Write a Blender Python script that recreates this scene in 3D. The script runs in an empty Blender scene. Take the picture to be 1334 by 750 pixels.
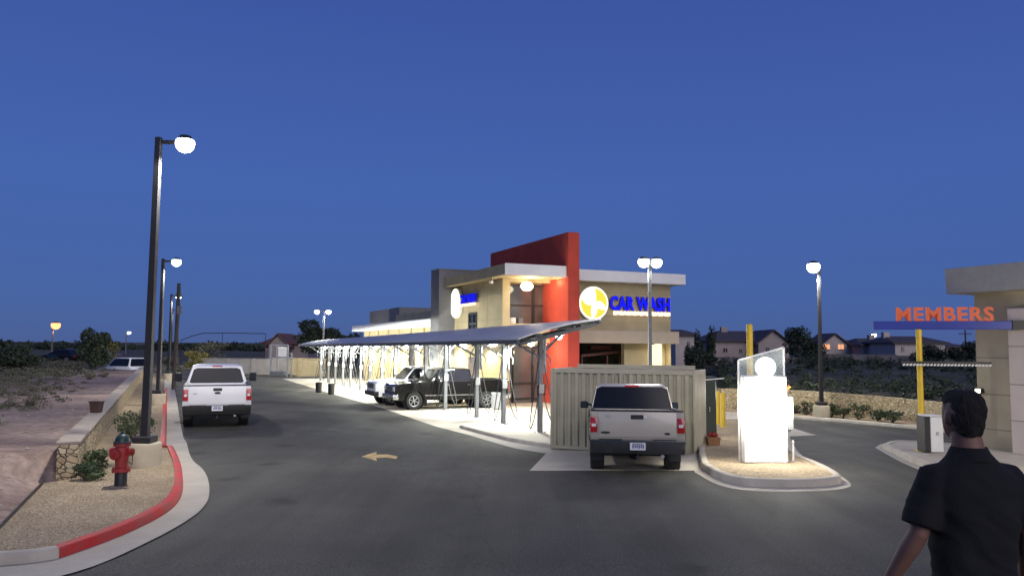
import bpy, bmesh, math, random
from mathutils import Vector, Matrix, noise
from mathutils.geometry import delaunay_2d_cdt
R = math.radians
SC = bpy.context.scene
C = SC.collection
random.seed(7)

# ------------------------------------------------------------------ camera
CAM_Z = 2.6
PITCH, ROLL, FPX = R(4.22), R(0.4), 1037.0
cam_d = bpy.data.cameras.new('camera'); cam = bpy.data.objects.new('camera', cam_d); C.objects.link(cam)
cam_d.sensor_width = 36.0; cam_d.lens = FPX / 1334 * 36; cam_d.clip_end = 6000; cam_d.clip_start = 0.05
_f = Vector((0, math.cos(PITCH), math.sin(PITCH))); _u0 = Vector((0, -math.sin(PITCH), math.cos(PITCH))); _r0 = Vector((1, 0, 0))
_r = _r0 * math.cos(ROLL) + _u0 * math.sin(ROLL); _u = _u0 * math.cos(ROLL) - _r0 * math.sin(ROLL)
cam.matrix_world = Matrix(((_r.x, _u.x, -_f.x, 0), (_r.y, _u.y, -_f.y, 0), (_r.z, _u.z, -_f.z, CAM_Z), (0, 0, 0, 1)))
SC.camera = cam

# ------------------------------------------------------------------ dusk sky, afterglow, exposure
SUN_EL, SUN_AZ = R(24), R(153)      # the afterglow stands behind the camera, to its right
world = bpy.data.worlds.new('World'); SC.world = world; world.use_nodes = True
wn = world.node_tree; wn.nodes.clear()
def wnode(t, **k):
    n = wn.nodes.new(t)
    for a, b in k.items(): setattr(n, a, b)
    return n
sky = wnode('ShaderNodeTexSky', sky_type='NISHITA', sun_disc=False)
sky.sun_elevation = R(6); sky.sun_rotation = SUN_AZ; sky.altitude = 1100; sky.air_density = 1.0; sky.dust_density = 0.6; sky.ozone_density = 4.0
mul = wnode('ShaderNodeMix', data_type='RGBA', blend_type='MULTIPLY'); mul.inputs[0].default_value = 1.0
wn.links.new(sky.outputs[0], mul.inputs[6]); mul.inputs[7].default_value = (0.55, 0.80, 1.28, 1)
# night comes up from the horizon opposite the sunset: flatten the bright haze band there
bg = wnode('ShaderNodeBackground'); wo = wnode('ShaderNodeOutputWorld')
geo = wnode('ShaderNodeTexCoord'); sep = wnode('ShaderNodeSeparateXYZ')
wn.links.new(geo.outputs['Generated'], sep.inputs[0])
ramp = wnode('ShaderNodeValToRGB')
el = ramp.color_ramp.elements
el[0].position = 0.0; el[0].color = (0.066, 0.108, 0.30, 1)
el[1].position = 0.75; el[1].color = (0.036, 0.068, 0.28, 1)
for p, c in ((0.05, (0.062, 0.118, 0.35, 1)), (0.2, (0.060, 0.124, 0.405, 1)), (0.42, (0.048, 0.094, 0.355, 1))):
    e = el.new(p); e.color = c
wn.links.new(sep.outputs[2], ramp.inputs[0])
mixs = wnode('ShaderNodeMix', data_type='RGBA'); mixs.inputs[0].default_value = 0.5
# weight: ahead of the camera (y > 0) the dark blue side, behind it the lit sky
mr = wnode('ShaderNodeMapRange'); mr.inputs[1].default_value = -0.75; mr.inputs[2].default_value = 0.25
mr.inputs[3].default_value = 0.15; mr.inputs[4].default_value = 0.92
wn.links.new(sep.outputs[1], mr.inputs[0]); wn.links.new(mr.outputs[0], mixs.inputs[0])
sc_ = wnode('ShaderNodeMix', data_type='RGBA', blend_type='MULTIPLY'); sc_.inputs[0].default_value = 1.0
SKY_GAIN = 0.10
sc_.inputs[7].default_value = (SKY_GAIN, SKY_GAIN, SKY_GAIN, 1)
wn.links.new(mul.outputs[2], sc_.inputs[6])
wn.links.new(sc_.outputs[2], mixs.inputs[6]); wn.links.new(ramp.outputs[0], mixs.inputs[7])
wn.links.new(mixs.outputs[2], bg.inputs[0]); bg.inputs[1].default_value = 1.0
wn.links.new(bg.outputs[0], wo.inputs[0])
sun_d = bpy.data.lights.new('afterglow_sun', 'SUN'); sun_d.energy = 1.25; sun_d.angle = R(50); sun_d.color = (1.0, 0.88, 0.80)
sun = bpy.data.objects.new('afterglow_sun', sun_d); C.objects.link(sun)
_sd = Vector((math.sin(SUN_AZ) * math.cos(SUN_EL), math.cos(SUN_AZ) * math.cos(SUN_EL), math.sin(SUN_EL)))
sun.rotation_euler = _sd.to_track_quat('Z', 'Y').to_euler()
SC.view_settings.view_transform = 'Standard'; SC.view_settings.look = 'None'; SC.view_settings.gamma = 1; SC.view_settings.use_curve_mapping = False
SC.view_settings.exposure = 0.0
SC.cycles.max_bounces = 5; SC.cycles.diffuse_bounces = 2; SC.cycles.glossy_bounces = 3; SC.cycles.transparent_max_bounces = 6
SC.cycles.sample_clamp_indirect = 4.0; SC.cycles.caustics_reflective = False; SC.cycles.caustics_refractive = False

# ------------------------------------------------------------------ measuring helpers (picture rays to real places)
CH = math.cos(R(23.5)); SH = math.sin(R(23.5)); AR = R(23.5)
def W(u, v): return (-SH * u + CH * v, CH * u + SH * v)          # u along the drive, v across it
def UV(x, y): return (-SH * x + CH * y, CH * x + SH * y)
def ray(px, py):
    a = (px - 667) / FPX; b = (375 - py) / FPX
    return (_f + _r * a + _u * b)
def S(t): t = max(0.0, min(1.0, t)); return t * t * (3 - 2 * t)
def g(x, y):
    u, v = UV(x, y)
    return 0.65 * (1 - S((y - 3.5) / 6.5)) - 0.28 * S((u - 13) / 9) * S((v - 3) / 5.5)
def G(px, py, h=0.0):
    d = ray(px, py); z = h
    for i in range(12):
        t = (z - CAM_Z) / d.z; x, y = d.x * t, d.y * t; z = g(x, y) + h
    return (x, y)
def tpx(px, py=450): d = ray(px, py); return d.x / d.y
def U_at(px, v, py=440): t = tpx(px, py); return (CH * v - SH * v * t) / (SH + CH * t)
def V_at(px, u, py=440): t = tpx(px, py); return u * (SH + CH * t) / (CH - SH * t)
def Z_at(px, py, y): d = ray(px, py); return CAM_Z + d.z / d.y * y
def X_at(px, py, y): d = ray(px, py); return d.x / d.y * y
def Zuv(px, py, u, v): return Z_at(px, py, W(u, v)[1])

# ------------------------------------------------------------------ object helpers
def tag(o, label=None, cat=None, group=None, kind=None):
    if label: o['label'] = label
    if cat: o['category'] = cat
    if group: o['group'] = group
    if kind: o['kind'] = kind
    return o
def empty(name, loc, rz=0, label=None, cat=None, group=None):
    o = bpy.data.objects.new(name, None); C.objects.link(o); o.location = loc; o.rotation_euler = (0, 0, rz); o.empty_display_size = .3
    return tag(o, label, cat, group)
def kids(o): return [c for c in bpy.data.objects if c.parent == o]
def copy_tree(o, parent=None):
    c = o.copy(); C.objects.link(c)
    if parent: c.parent = parent
    for ch in kids(o): copy_tree(ch, c)
    return c

class MB:
    def __init__(s): s.v = []; s.f = []
    def add(s, vs, fs):
        n = len(s.v); s.v += [tuple(p) for p in vs]; s.f += [tuple(i + n for i in f) for f in fs]; return s
    def box(s, x0, x1, y0, y1, z0, z1):
        return s.add([(x0, y0, z0), (x1, y0, z0), (x1, y1, z0), (x0, y1, z0), (x0, y0, z1), (x1, y0, z1), (x1, y1, z1), (x0, y1, z1)],
                     [(0, 3, 2, 1), (4, 5, 6, 7), (0, 1, 5, 4), (1, 2, 6, 5), (2, 3, 7, 6), (3, 0, 4, 7)])
    def hexa(s, b, t):      # bottom quad, top quad, both counter-clockwise from above
        return s.add(list(b) + list(t), [(0, 3, 2, 1), (4, 5, 6, 7), (0, 1, 5, 4), (1, 2, 6, 5), (2, 3, 7, 6), (3, 0, 4, 7)])
    def prism(s, poly, z0, z1):
        n = len(poly); vs = [(p[0], p[1], z0) for p in poly] + [(p[0], p[1], z1) for p in poly]
        return s.add(vs, [tuple(range(n - 1, -1, -1)), tuple(range(n, 2 * n))] + [(i, (i + 1) % n, (i + 1) % n + n, i + n) for i in range(n)])
    def extr(s, poly, a, d):       # poly: list of 3-d points (planar), moved by vector d
        n = len(poly); vs = [Vector(p) for p in poly]; vs2 = [p + Vector(d) for p in vs]
        return s.add(vs + vs2, [tuple(range(n - 1, -1, -1)), tuple(range(n, 2 * n))] + [(i, (i + 1) % n, (i + 1) % n + n, i + n) for i in range(n)])
    def cyl(s, p0, p1, r0, r1=None, n=12, cap=True):
        r1 = r0 if r1 is None else r1
        p0 = Vector(p0); p1 = Vector(p1); d = (p1 - p0).normalized(); a = d.orthogonal().normalized(); b = d.cross(a)
        vs = []
        for p, r in ((p0, r0), (p1, r1)):
            for i in range(n):
                t = 2 * math.pi * i / n; vs.append(p + a * math.cos(t) * r + b * math.sin(t) * r)
        fs = [(i, (i + 1) % n, (i + 1) % n + n, i + n) for i in range(n)]
        if cap: fs += [tuple(range(n - 1, -1, -1)), tuple(range(n, 2 * n))]
        return s.add(vs, fs)
    def bar(s, p0, p1, w, h):       # rectangular bar between two points
        p0 = Vector(p0); p1 = Vector(p1); d = (p1 - p0).normalized()
        up = Vector((0, 0, 1)) if abs(d.z) < .95 else Vector((0, 1, 0))
        a = d.cross(up).normalized(); b = a.cross(d)
        q = lambda p: [p + a * w / 2 * i + b * h / 2 * j for i, j in ((-1, -1), (1, -1), (1, 1), (-1, 1))]
        return s.add(q(p0) + q(p1), [(3, 2, 1, 0), (4, 5, 6, 7), (0, 1, 5, 4), (1, 2, 6, 5), (2, 3, 7, 6), (3, 0, 4, 7)])
    def tube(s, pts, r, n=8):
        pts = [Vector(p) for p in pts]; rr = r if isinstance(r, (list, tuple)) else [r] * len(pts)
        d = (pts[1] - pts[0]).normalized(); a = d.orthogonal().normalized(); vs = []; fs = []
        for k, p in enumerate(pts):
            if k: d = (pts[min(k + 1, len(pts) - 1)] - pts[k - 1]).normalized()
            a = (a - d * a.dot(d)).normalized(); b = d.cross(a)
            for i in range(n):
                t = 2 * math.pi * i / n; vs.append(p + (a * math.cos(t) + b * math.sin(t)) * rr[k])
        for k in range(len(pts) - 1):
            for i in range(n): fs.append((k * n + i, k * n + (i + 1) % n, (k + 1) * n + (i + 1) % n, (k + 1) * n + i))
        fs += [tuple(range(n - 1, -1, -1)), tuple(range((len(pts) - 1) * n, len(pts) * n))]
        return s.add(vs, fs)
    def lathe(s, prof, n=20, c=(0, 0, 0), axis='z', cap=True):      # prof: (radius, height)
        vs = []; fs = []
        for r, h in prof:
            for i in range(n):
                t = 2 * math.pi * i / n; a, b = r * math.cos(t), r * math.sin(t)
                p = (a, b, h) if axis == 'z' else ((a, -h, b) if axis == 'y' else (h, a, b))
                vs.append((p[0] + c[0], p[1] + c[1], p[2] + c[2]))
        for k in range(len(prof) - 1):
            for i in range(n): fs.append((k * n + i, k * n + (i + 1) % n, (k + 1) * n + (i + 1) % n, (k + 1) * n + i))
        if cap: fs += [tuple(range(n - 1, -1, -1)), tuple(range((len(prof) - 1) * n, len(prof) * n))]
        return s.add(vs, fs)
    def quad(s, a, b, c, d): return s.add([a, b, c, d], [(0, 1, 2, 3)])
    def slab(s, q, th):        # quad thickened backwards along its normal
        q = [Vector(p) for p in q]; n = (q[1] - q[0]).cross(q[3] - q[0]).normalized() * th
        return s.add(q + [p - n for p in q], [(0, 1, 2, 3), (7, 6, 5, 4), (0, 4, 5, 1), (1, 5, 6, 2), (2, 6, 7, 3), (3, 7, 4, 0)])
    def build(s, name, m, parent=None, loc=None, bevel=0, seg=1, smooth=None, rz=0, cut=None, label=None):
        me = bpy.data.meshes.new(name); me.from_pydata(s.v, [], s.f)
        bm = bmesh.new(); bm.from_mesh(me)
        if not getattr(s, 'leafy', False): bmesh.ops.recalc_face_normals(bm, faces=bm.faces)
        bm.to_mesh(me); bm.free()
        if cut is not None: me = boolean(me, cut)
        if bevel:
            bm = bmesh.new(); bm.from_mesh(me)
            es = [e for e in bm.edges if len(e.link_faces) == 2 and e.calc_face_angle(0) > R(28)]
            bmesh.ops.bevel(bm, geom=es, offset=bevel, segments=seg, affect='EDGES', profile=.6, clamp_overlap=True)
            bm.to_mesh(me); bm.free()
        me.materials.clear(); me.materials.append(m)
        if smooth:
            me.shade_smooth(); me.set_sharp_from_angle(angle=R(smooth))
        o = bpy.data.objects.new(name, me); C.objects.link(o)
        if parent: o.parent = parent
        if loc: o.location = loc
        o.rotation_euler = (0, 0, rz)
        if label: o['label'] = label
        return o
def boolean(me, cutters):
    a = bpy.data.objects.new('tmp', me); C.objects.link(a)
    cm = bpy.data.meshes.new('tmpc'); cm.from_pydata(cutters.v, [], cutters.f)
    bm = bmesh.new(); bm.from_mesh(cm); bmesh.ops.recalc_face_normals(bm, faces=bm.faces); bm.to_mesh(cm); bm.free()
    b = bpy.data.objects.new('tmpb', cm); C.objects.link(b)
    md = a.modifiers.new('b', 'BOOLEAN'); md.operation = 'DIFFERENCE'; md.object = b; md.solver = 'EXACT'; md.use_self = True
    dg = bpy.context.evaluated_depsgraph_get(); out = bpy.data.meshes.new_from_object(a.evaluated_get(dg))
    bpy.data.objects.remove(a); bpy.data.objects.remove(b)
    return out

# ------------------------------------------------------------------ materials
def mat(name, col, rough=.6, metal=0, var=.12, scale=6, bump=0, bscale=40, coat=0, spec=.5, alpha=None, trans=0, col2=None, detail=6):
    m = bpy.data.materials.new(name); m.use_nodes = True; n = m.node_tree; p = n.nodes['Principled BSDF']
    p.inputs['Roughness'].default_value = rough; p.inputs['Metallic'].default_value = metal
    p.inputs['Specular IOR Level'].default_value = spec
    if coat: p.inputs['Coat Weight'].default_value = coat; p.inputs['Coat Roughness'].default_value = .06
    if trans: p.inputs['Transmission Weight'].default_value = trans
    if alpha is not None: p.inputs['Alpha'].default_value = alpha
    tc = n.nodes.new('ShaderNodeTexCoord'); ns = n.nodes.new('ShaderNodeTexNoise'); ns.inputs['Scale'].default_value = scale; ns.inputs['Detail'].default_value = detail
    n.links.new(tc.outputs['Object'], ns.inputs[0])
    mx = n.nodes.new('ShaderNodeMix'); mx.data_type = 'RGBA'
    c2 = col2 or tuple(c * (1 + var) for c in col); c1 = col if col2 else tuple(c * (1 - var) for c in col)
    mx.inputs[6].default_value = (*c1, 1); mx.inputs[7].default_value = (*c2, 1)
    cr = n.nodes.new('ShaderNodeMapRange'); cr.inputs[1].default_value = .32; cr.inputs[2].default_value = .68
    n.links.new(ns.outputs[0], cr.inputs[0]); n.links.new(cr.outputs[0], mx.inputs[0]); n.links.new(mx.outputs[2], p.inputs['Base Color'])
    if bump:
        b = n.nodes.new('ShaderNodeBump'); b.inputs['Strength'].default_value = bump; b.inputs['Distance'].default_value = .02
        n2 = n.nodes.new('ShaderNodeTexNoise'); n2.inputs['Scale'].default_value = bscale; n2.inputs['Detail'].default_value = 8
        n.links.new(tc.outputs['Object'], n2.inputs[0]); n.links.new(n2.outputs[0], b.inputs['Height']); n.links.new(b.outputs[0], p.inputs['Normal'])
    return m
def emit(name, col, s, sample=False):
    m = bpy.data.materials.new(name); m.use_nodes = True; n = m.node_tree; n.nodes.clear()
    e = n.nodes.new('ShaderNodeEmission'); o = n.nodes.new('ShaderNodeOutputMaterial'); e.inputs[0].default_value = (*col, 1); e.inputs[1].default_value = s
    n.links.new(e.outputs[0], o.inputs[0])
    m.cycles.emission_sampling = 'AUTO' if sample else 'NONE'
    return m
def nodes_of(m): return m.node_tree, m.node_tree.nodes['Principled BSDF']
def ground_mat(name, stops, scale, rough=.9, fine=None, fine_amt=.3, bump=.4, bscale=60, bdist=.02, vor=0):
    m = bpy.data.materials.new(name); m.use_nodes = True; n, p = nodes_of(m); p.inputs['Roughness'].default_value = rough; p.inputs['Specular IOR Level'].default_value = .25
    tc = n.nodes.new('ShaderNodeTexCoord'); a = n.nodes.new('ShaderNodeTexNoise'); a.inputs['Scale'].default_value = scale; a.inputs['Detail'].default_value = 8; a.inputs['Roughness'].default_value = .62
    n.links.new(tc.outputs['Object'], a.inputs[0])
    cr = n.nodes.new('ShaderNodeValToRGB'); e = cr.color_ramp.elements
    e[0].position = stops[0][0]; e[0].color = (*stops[0][1], 1); e[1].position = stops[-1][0]; e[1].color = (*stops[-1][1], 1)
    for q, c in stops[1:-1]: x = e.new(q); x.color = (*c, 1)
    n.links.new(a.outputs[0], cr.inputs[0])
    f = n.nodes.new('ShaderNodeTexVoronoi' if vor else 'ShaderNodeTexNoise'); f.inputs['Scale'].default_value = bscale
    n.links.new(tc.outputs['Object'], f.inputs['Vector'])
    if not vor: f.inputs['Detail'].default_value = 5
    mr = n.nodes.new('ShaderNodeMapRange'); mr.inputs[1].default_value = .0 if vor else .3; mr.inputs[2].default_value = .7; mr.inputs[3].default_value = 1 - fine_amt; mr.inputs[4].default_value = 1 + fine_amt
    if vor:
        sp = n.nodes.new('ShaderNodeSeparateColor'); n.links.new(f.outputs['Color'], sp.inputs[0]); n.links.new(sp.outputs[0], mr.inputs[0]); mr.inputs[2].default_value = 1
    else: n.links.new(f.outputs[0], mr.inputs[0])
    mx = n.nodes.new('ShaderNodeMix'); mx.data_type = 'RGBA'; mx.blend_type = 'MULTIPLY'; mx.inputs[0].default_value = 1
    n.links.new(cr.outputs[0], mx.inputs[6]); n.links.new(mr.outputs[0], mx.inputs[7]); n.links.new(mx.outputs[2], p.inputs['Base Color'])
    b = n.nodes.new('ShaderNodeBump'); b.inputs['Strength'].default_value = bump; b.inputs['Distance'].default_value = bdist
    n.links.new(f.outputs[0], b.inputs['Height']); n.links.new(b.outputs[0], p.inputs['Normal'])
    return m
def stone_mat(name, stops, scale, mortar=(.3, .25, .18)):
    m = bpy.data.materials.new(name); m.use_nodes = True; n, p = nodes_of(m); p.inputs['Roughness'].default_value = .9
    tc = n.nodes.new('ShaderNodeTexCoord'); mp = n.nodes.new('ShaderNodeMapping'); mp.inputs['Scale'].default_value = (1, 1, 1.5)
    nz = n.nodes.new('ShaderNodeTexNoise'); nz.inputs['Scale'].default_value = 3; va = n.nodes.new('ShaderNodeVectorMath'); va.operation = 'SCALE'; va.inputs['Scale'].default_value = .18
    vb = n.nodes.new('ShaderNodeVectorMath'); vb.operation = 'ADD'
    n.links.new(tc.outputs['Object'], mp.inputs[0]); n.links.new(mp.outputs[0], nz.inputs[0]); n.links.new(nz.outputs['Color'], va.inputs[0]); n.links.new(mp.outputs[0], vb.inputs[0]); n.links.new(va.outputs[0], vb.inputs[1])
    v = n.nodes.new('ShaderNodeTexVoronoi'); v.inputs['Scale'].default_value = scale; v2 = n.nodes.new('ShaderNodeTexVoronoi'); v2.feature = 'DISTANCE_TO_EDGE'; v2.inputs['Scale'].default_value = scale
    n.links.new(vb.outputs[0], v.inputs['Vector']); n.links.new(vb.outputs[0], v2.inputs['Vector'])
    sp = n.nodes.new('ShaderNodeSeparateColor'); n.links.new(v.outputs['Color'], sp.inputs[0])
    cr = n.nodes.new('ShaderNodeValToRGB'); e = cr.color_ramp.elements; e[0].color = (*stops[0], 1); e[1].color = (*stops[-1], 1)
    for i, c in enumerate(stops[1:-1]): x = e.new((i + 1) / (len(stops) - 1)); x.color = (*c, 1)
    n.links.new(sp.outputs[0], cr.inputs[0])
    ed = n.nodes.new('ShaderNodeMapRange'); ed.inputs[1].default_value = .0; ed.inputs[2].default_value = .06; n.links.new(v2.outputs['Distance'], ed.inputs[0])
    mx = n.nodes.new('ShaderNodeMix'); mx.data_type = 'RGBA'; mx.inputs[6].default_value = (*mortar, 1); n.links.new(ed.outputs[0], mx.inputs[0]); n.links.new(cr.outputs[0], mx.inputs[7])
    n3 = n.nodes.new('ShaderNodeTexNoise'); n3.inputs['Scale'].default_value = 14; n.links.new(tc.outputs['Object'], n3.inputs[0])
    mm = n.nodes.new('ShaderNodeMix'); mm.data_type = 'RGBA'; mm.blend_type = 'MULTIPLY'; mm.inputs[0].default_value = .6; n.links.new(mx.outputs[2], mm.inputs[6]); n.links.new(n3.outputs[0], mm.inputs[7])
    gm = n.nodes.new('ShaderNodeMix'); gm.data_type = 'RGBA'; gm.blend_type = 'MULTIPLY'; gm.inputs[0].default_value = 1; gm.inputs[7].default_value = (1.4, 1.4, 1.4, 1); n.links.new(mm.outputs[2], gm.inputs[6])
    n.links.new(gm.outputs[2], p.inputs['Base Color'])
    ad = n.nodes.new('ShaderNodeMath'); ad.operation = 'MULTIPLY_ADD'; ad.inputs[1].default_value = .3; n.links.new(n3.outputs[0], ad.inputs[0]); n.links.new(ed.outputs[0], ad.inputs[2])
    b = n.nodes.new('ShaderNodeBump'); b.inputs['Strength'].default_value = 1.0; b.inputs['Distance'].default_value = .09; n.links.new(ad.outputs[0], b.inputs['Height']); n.links.new(b.outputs[0], p.inputs['Normal'])
    return m

M = {}
M['asphalt'] = ground_mat('asphalt', [(.3, (.056, .054, .050)), (.5, (.078, .075, .070)), (.7, (.108, .104, .096))], .28, .82, fine_amt=.4, bump=.35, bscale=55, bdist=.01)
def asphalt_mat():
    m = ground_mat('asphalt', [(.3, (.048, .046, .040)), (.5, (.069, .067, .058)), (.7, (.100, .097, .083))], .22, .8, fine_amt=.6, bump=.55, bscale=42, bdist=.015)
    n, p = nodes_of(m); src = p.inputs['Base Color'].links[0].from_socket
    tc = n.nodes.new('ShaderNodeTexCoord'); L = n.links.new
    # streaks worn along the drive
    mp = n.nodes.new('ShaderNodeMapping'); mp.inputs['Rotation'].default_value = (0, 0, -R(23.5)); mp.inputs['Scale'].default_value = (1.1, .09, 1); L(tc.outputs['Object'], mp.inputs[0])
    s = n.nodes.new('ShaderNodeTexNoise'); s.inputs['Scale'].default_value = 1.0; s.inputs['Detail'].default_value = 5; L(mp.outputs[0], s.inputs[0])
    mr = n.nodes.new('ShaderNodeMapRange'); mr.inputs[1].default_value = .35; mr.inputs[2].default_value = .65; mr.inputs[3].default_value = .78; mr.inputs[4].default_value = 1.2; L(s.outputs[0], mr.inputs[0])
    # hairline cracks, bent by noise
    wn_ = n.nodes.new('ShaderNodeTexNoise'); wn_.inputs['Scale'].default_value = .8; wn_.inputs['Detail'].default_value = 6; L(tc.outputs['Object'], wn_.inputs[0])
    sc1 = n.nodes.new('ShaderNodeVectorMath'); sc1.operation = 'SCALE'; sc1.inputs['Scale'].default_value = 1.6; L(wn_.outputs['Color'], sc1.inputs[0])
    ad = n.nodes.new('ShaderNodeVectorMath'); ad.operation = 'ADD'; L(tc.outputs['Object'], ad.inputs[0]); L(sc1.outputs[0], ad.inputs[1])
    v = n.nodes.new('ShaderNodeTexVoronoi'); v.feature = 'DISTANCE_TO_EDGE'; v.inputs['Scale'].default_value = .17; L(ad.outputs[0], v.inputs['Vector'])
    cr = n.nodes.new('ShaderNodeMapRange'); cr.inputs[1].default_value = .0; cr.inputs[2].default_value = .006; cr.inputs[3].default_value = .78; cr.inputs[4].default_value = 1; L(v.outputs['Distance'], cr.inputs[0])
    # oil drips
    o = n.nodes.new('ShaderNodeTexVoronoi'); o.inputs['Scale'].default_value = .55; L(ad.outputs[0], o.inputs['Vector'])
    oi = n.nodes.new('ShaderNodeMapRange'); oi.inputs[1].default_value = .06; oi.inputs[2].default_value = .22; oi.inputs[3].default_value = .52; oi.inputs[4].default_value = 1; L(o.outputs['Distance'], oi.inputs[0])
    a = n.nodes.new('ShaderNodeMath'); a.operation = 'MULTIPLY'; L(mr.outputs[0], a.inputs[0]); L(cr.outputs[0], a.inputs[1])
    b = n.nodes.new('ShaderNodeMath'); b.operation = 'MULTIPLY'; L(a.outputs[0], b.inputs[0]); L(oi.outputs[0], b.inputs[1])
    mx = n.nodes.new('ShaderNodeMix'); mx.data_type = 'RGBA'; mx.blend_type = 'MULTIPLY'; mx.inputs[0].default_value = 1; L(src, mx.inputs[6]); L(b.outputs[0], mx.inputs[7]); L(mx.outputs[2], p.inputs['Base Color'])
    return m
M['asphalt'] = asphalt_mat()
M['concrete'] = ground_mat('concrete', [(.25, (.38, .345, .285)), (.75, (.54, .50, .42))], .9, .8, fine_amt=.12, bump=.2, bscale=50, bdist=.006)
M['gravel'] = ground_mat('gravel', [(.25, (.33, .255, .165)), (.75, (.50, .40, .27))], 1.2, .95, fine_amt=.32, bump=1.0, bscale=34, bdist=.03, vor=1)
M['dirt'] = ground_mat('dirt', [(.3, (.19, .135, .115)), (.5, (.29, .215, .18)), (.72, (.40, .31, .26))], .45, .95, fine_amt=.3, bump=.8, bscale=5, bdist=.12)
M['curb_red'] = mat('kerb_red_paint', (.58, .028, .026), .6, var=.25, scale=2.2, bump=.5, bscale=24, spec=.2, col2=(.36, .085, .07), detail=12)
M['curb_grey'] = mat('kerb_concrete', (.50, .46, .38), .85, var=.15, scale=3, bump=.3)
M['stone'] = stone_mat('stone_wall', [(.42, .33, .18), (.62, .50, .30), (.50, .40, .24), (.70, .60, .40)], 6.5, (.20, .16, .11))
M['cap'] = mat('wall_cap_concrete', (.34, .29, .24), .9, var=.15, scale=4, bump=.4)
M['yellow_line'] = mat('road_paint', (.50, .34, .12), .7, var=.3, scale=5)
M['bronze'] = mat('dark_bronze_paint', (.022, .021, .024), .5, metal=.0, var=.15, scale=3)
M['pole_conc'] = mat('pole_base_concrete', (.50, .44, .32), .85, var=.1, scale=4, bump=.3)
M['lens'] = emit('lamp_lens', (.95, .98, 1.0), 14)
M['lens_warm'] = emit('lamp_lens_warm', (1.0, .34, .13), 3.0)
M['stucco'] = mat('beige_stucco', (.46, .38, .225), .9, var=.11, scale=1.1, bump=.45, bscale=90)
M['stucco_grey'] = mat('grey_stucco', (.17, .17, .18), .85, var=.08, scale=2.5, bump=.3, bscale=80)
M['stucco_red'] = mat('red_stucco', (.50, .060, .036), .85, var=.12, scale=1.2, bump=.25, bscale=80)
M['white_metal'] = mat('white_fascia', (.78, .77, .76), .5, var=.03, scale=2)
M['white'] = mat('white_paint', (.8, .8, .78), .5, var=.04, scale=4)
M['grey_metal'] = mat('galvanised_metal', (.45, .46, .48), .42, metal=.55, var=.12, scale=8)
M['grey_paint'] = mat('grey_paint', (.17, .18, .195), .45, metal=.1, var=.1, scale=5)
M['roof_sheet'] = mat('canopy_sheet', (.46, .475, .50), .5, metal=.15, var=.08, scale=1.5)
M['glass'] = mat('dark_window_glass', (.008, .009, .014), .10, var=.1, scale=3, spec=.28)
M['store_glass'] = mat('storefront_glass', (.10, .10, .10), .05, var=.3, scale=.7, spec=1.0)
M['black'] = mat('black_plastic', (.018, .018, .02), .5, var=.2, scale=8)
M['rubber'] = mat('tyre_rubber', (.02, .02, .021), .85, var=.2, scale=12, bump=.4, bscale=60)
M['chrome'] = mat('chrome', (.62, .63, .65), .18, metal=1, var=.05, scale=5)
M['alloy'] = mat('alloy_rim', (.55, .56, .58), .28, metal=.8, var=.08, scale=6)
M['red_lens'] = mat('red_lamp_lens', (.42, .012, .015), .15, var=.3, scale=20, coat=.8)
M['white_lens'] = mat('clear_lamp_lens', (.75, .75, .78), .12, var=.1, scale=20, coat=.5)
M['plate'] = mat('number_plate', (.72, .74, .78), .45, var=.08, scale=25)
M['plate_ink'] = mat('plate_ink', (.05, .07, .2), .5, var=.1, scale=20)
M['container'] = mat('tan_container_paint', (.39, .365, .275), .6, var=.13, scale=1.6, bump=.1, bscale=20)
M['container_frame'] = mat('tan_frame_paint', (.42, .39, .30), .6, var=.08, scale=2)
M['yellow'] = mat('yellow_paint', (.78, .52, .03), .45, var=.06, scale=4)
M['green_box'] = mat('utility_green', (.02, .034, .028), .5, var=.12, scale=4)
M['hyd_red'] = mat('hydrant_red', (.40, .02, .025), .5, col2=(.24, .035, .03), scale=14, detail=12, bump=.4, bscale=60)
M['hyd_green'] = mat('hydrant_green', (.012, .04, .04), .45, var=.2, scale=9)
M['brown'] = mat('brown_plastic', (.05, .025, .022), .6, var=.2, scale=7)
M['leaf'] = mat('shrub_leaf', (.055, .085, .035), .7, var=.5, scale=2.2)
M['leaf_dark'] = mat('tree_leaf', (.035, .05, .03), .75, var=.45, scale=1.3)
M['leaf_grey'] = mat('desert_leaf', (.115, .115, .078), .8, var=.45, scale=1.0)
M['leaf_yellow'] = mat('palo_verde_leaf', (.22, .20, .05), .7, var=.3, scale=1.5)
M['bark'] = mat('bark', (.10, .075, .055), .9, var=.3, scale=6, bump=.6)
M['wood_pole'] = mat('weathered_wood', (.055, .045, .04), .85, var=.3, scale=5, bump=.5)
M['mirror'] = mat('mirror_glass', (.05, .06, .08), .1, metal=.6, var=.1)
M['house_wall'] = mat('house_stucco', (.36, .30, .29), .9, var=.08, scale=1)
M['house_wall2'] = mat('house_stucco_pale', (.50, .43, .40), .9, var=.08, scale=1)
M['house_roof'] = mat('house_roof_tile', (.085, .07, .075), .85, var=.2, scale=2, bump=.5, bscale=10)
M['block'] = mat('block_wall', (.24, .22, .22), .9, var=.12, scale=1.5, bump=.3)
M['block_pale'] = mat('pale_block_wall', (.38, .36, .33), .9, var=.1, scale=1.5, bump=.3)
M['win_dark'] = mat('house_window', (.03, .035, .05), .12, var=.2, scale=2)
M['win_lit'] = emit('lit_house_window', (1.0, .45, .22), 1.1)
M['blue_beam'] = mat('blue_paint', (.03, .05, .34), .45, var=.08, scale=3)
M['orange_sign'] = mat('orange_letter', (.85, .16, .06), .5, var=.05, scale=6)
M['blue_neon'] = emit('blue_sign_face', (.012, .015, .95), 1.15)
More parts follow.
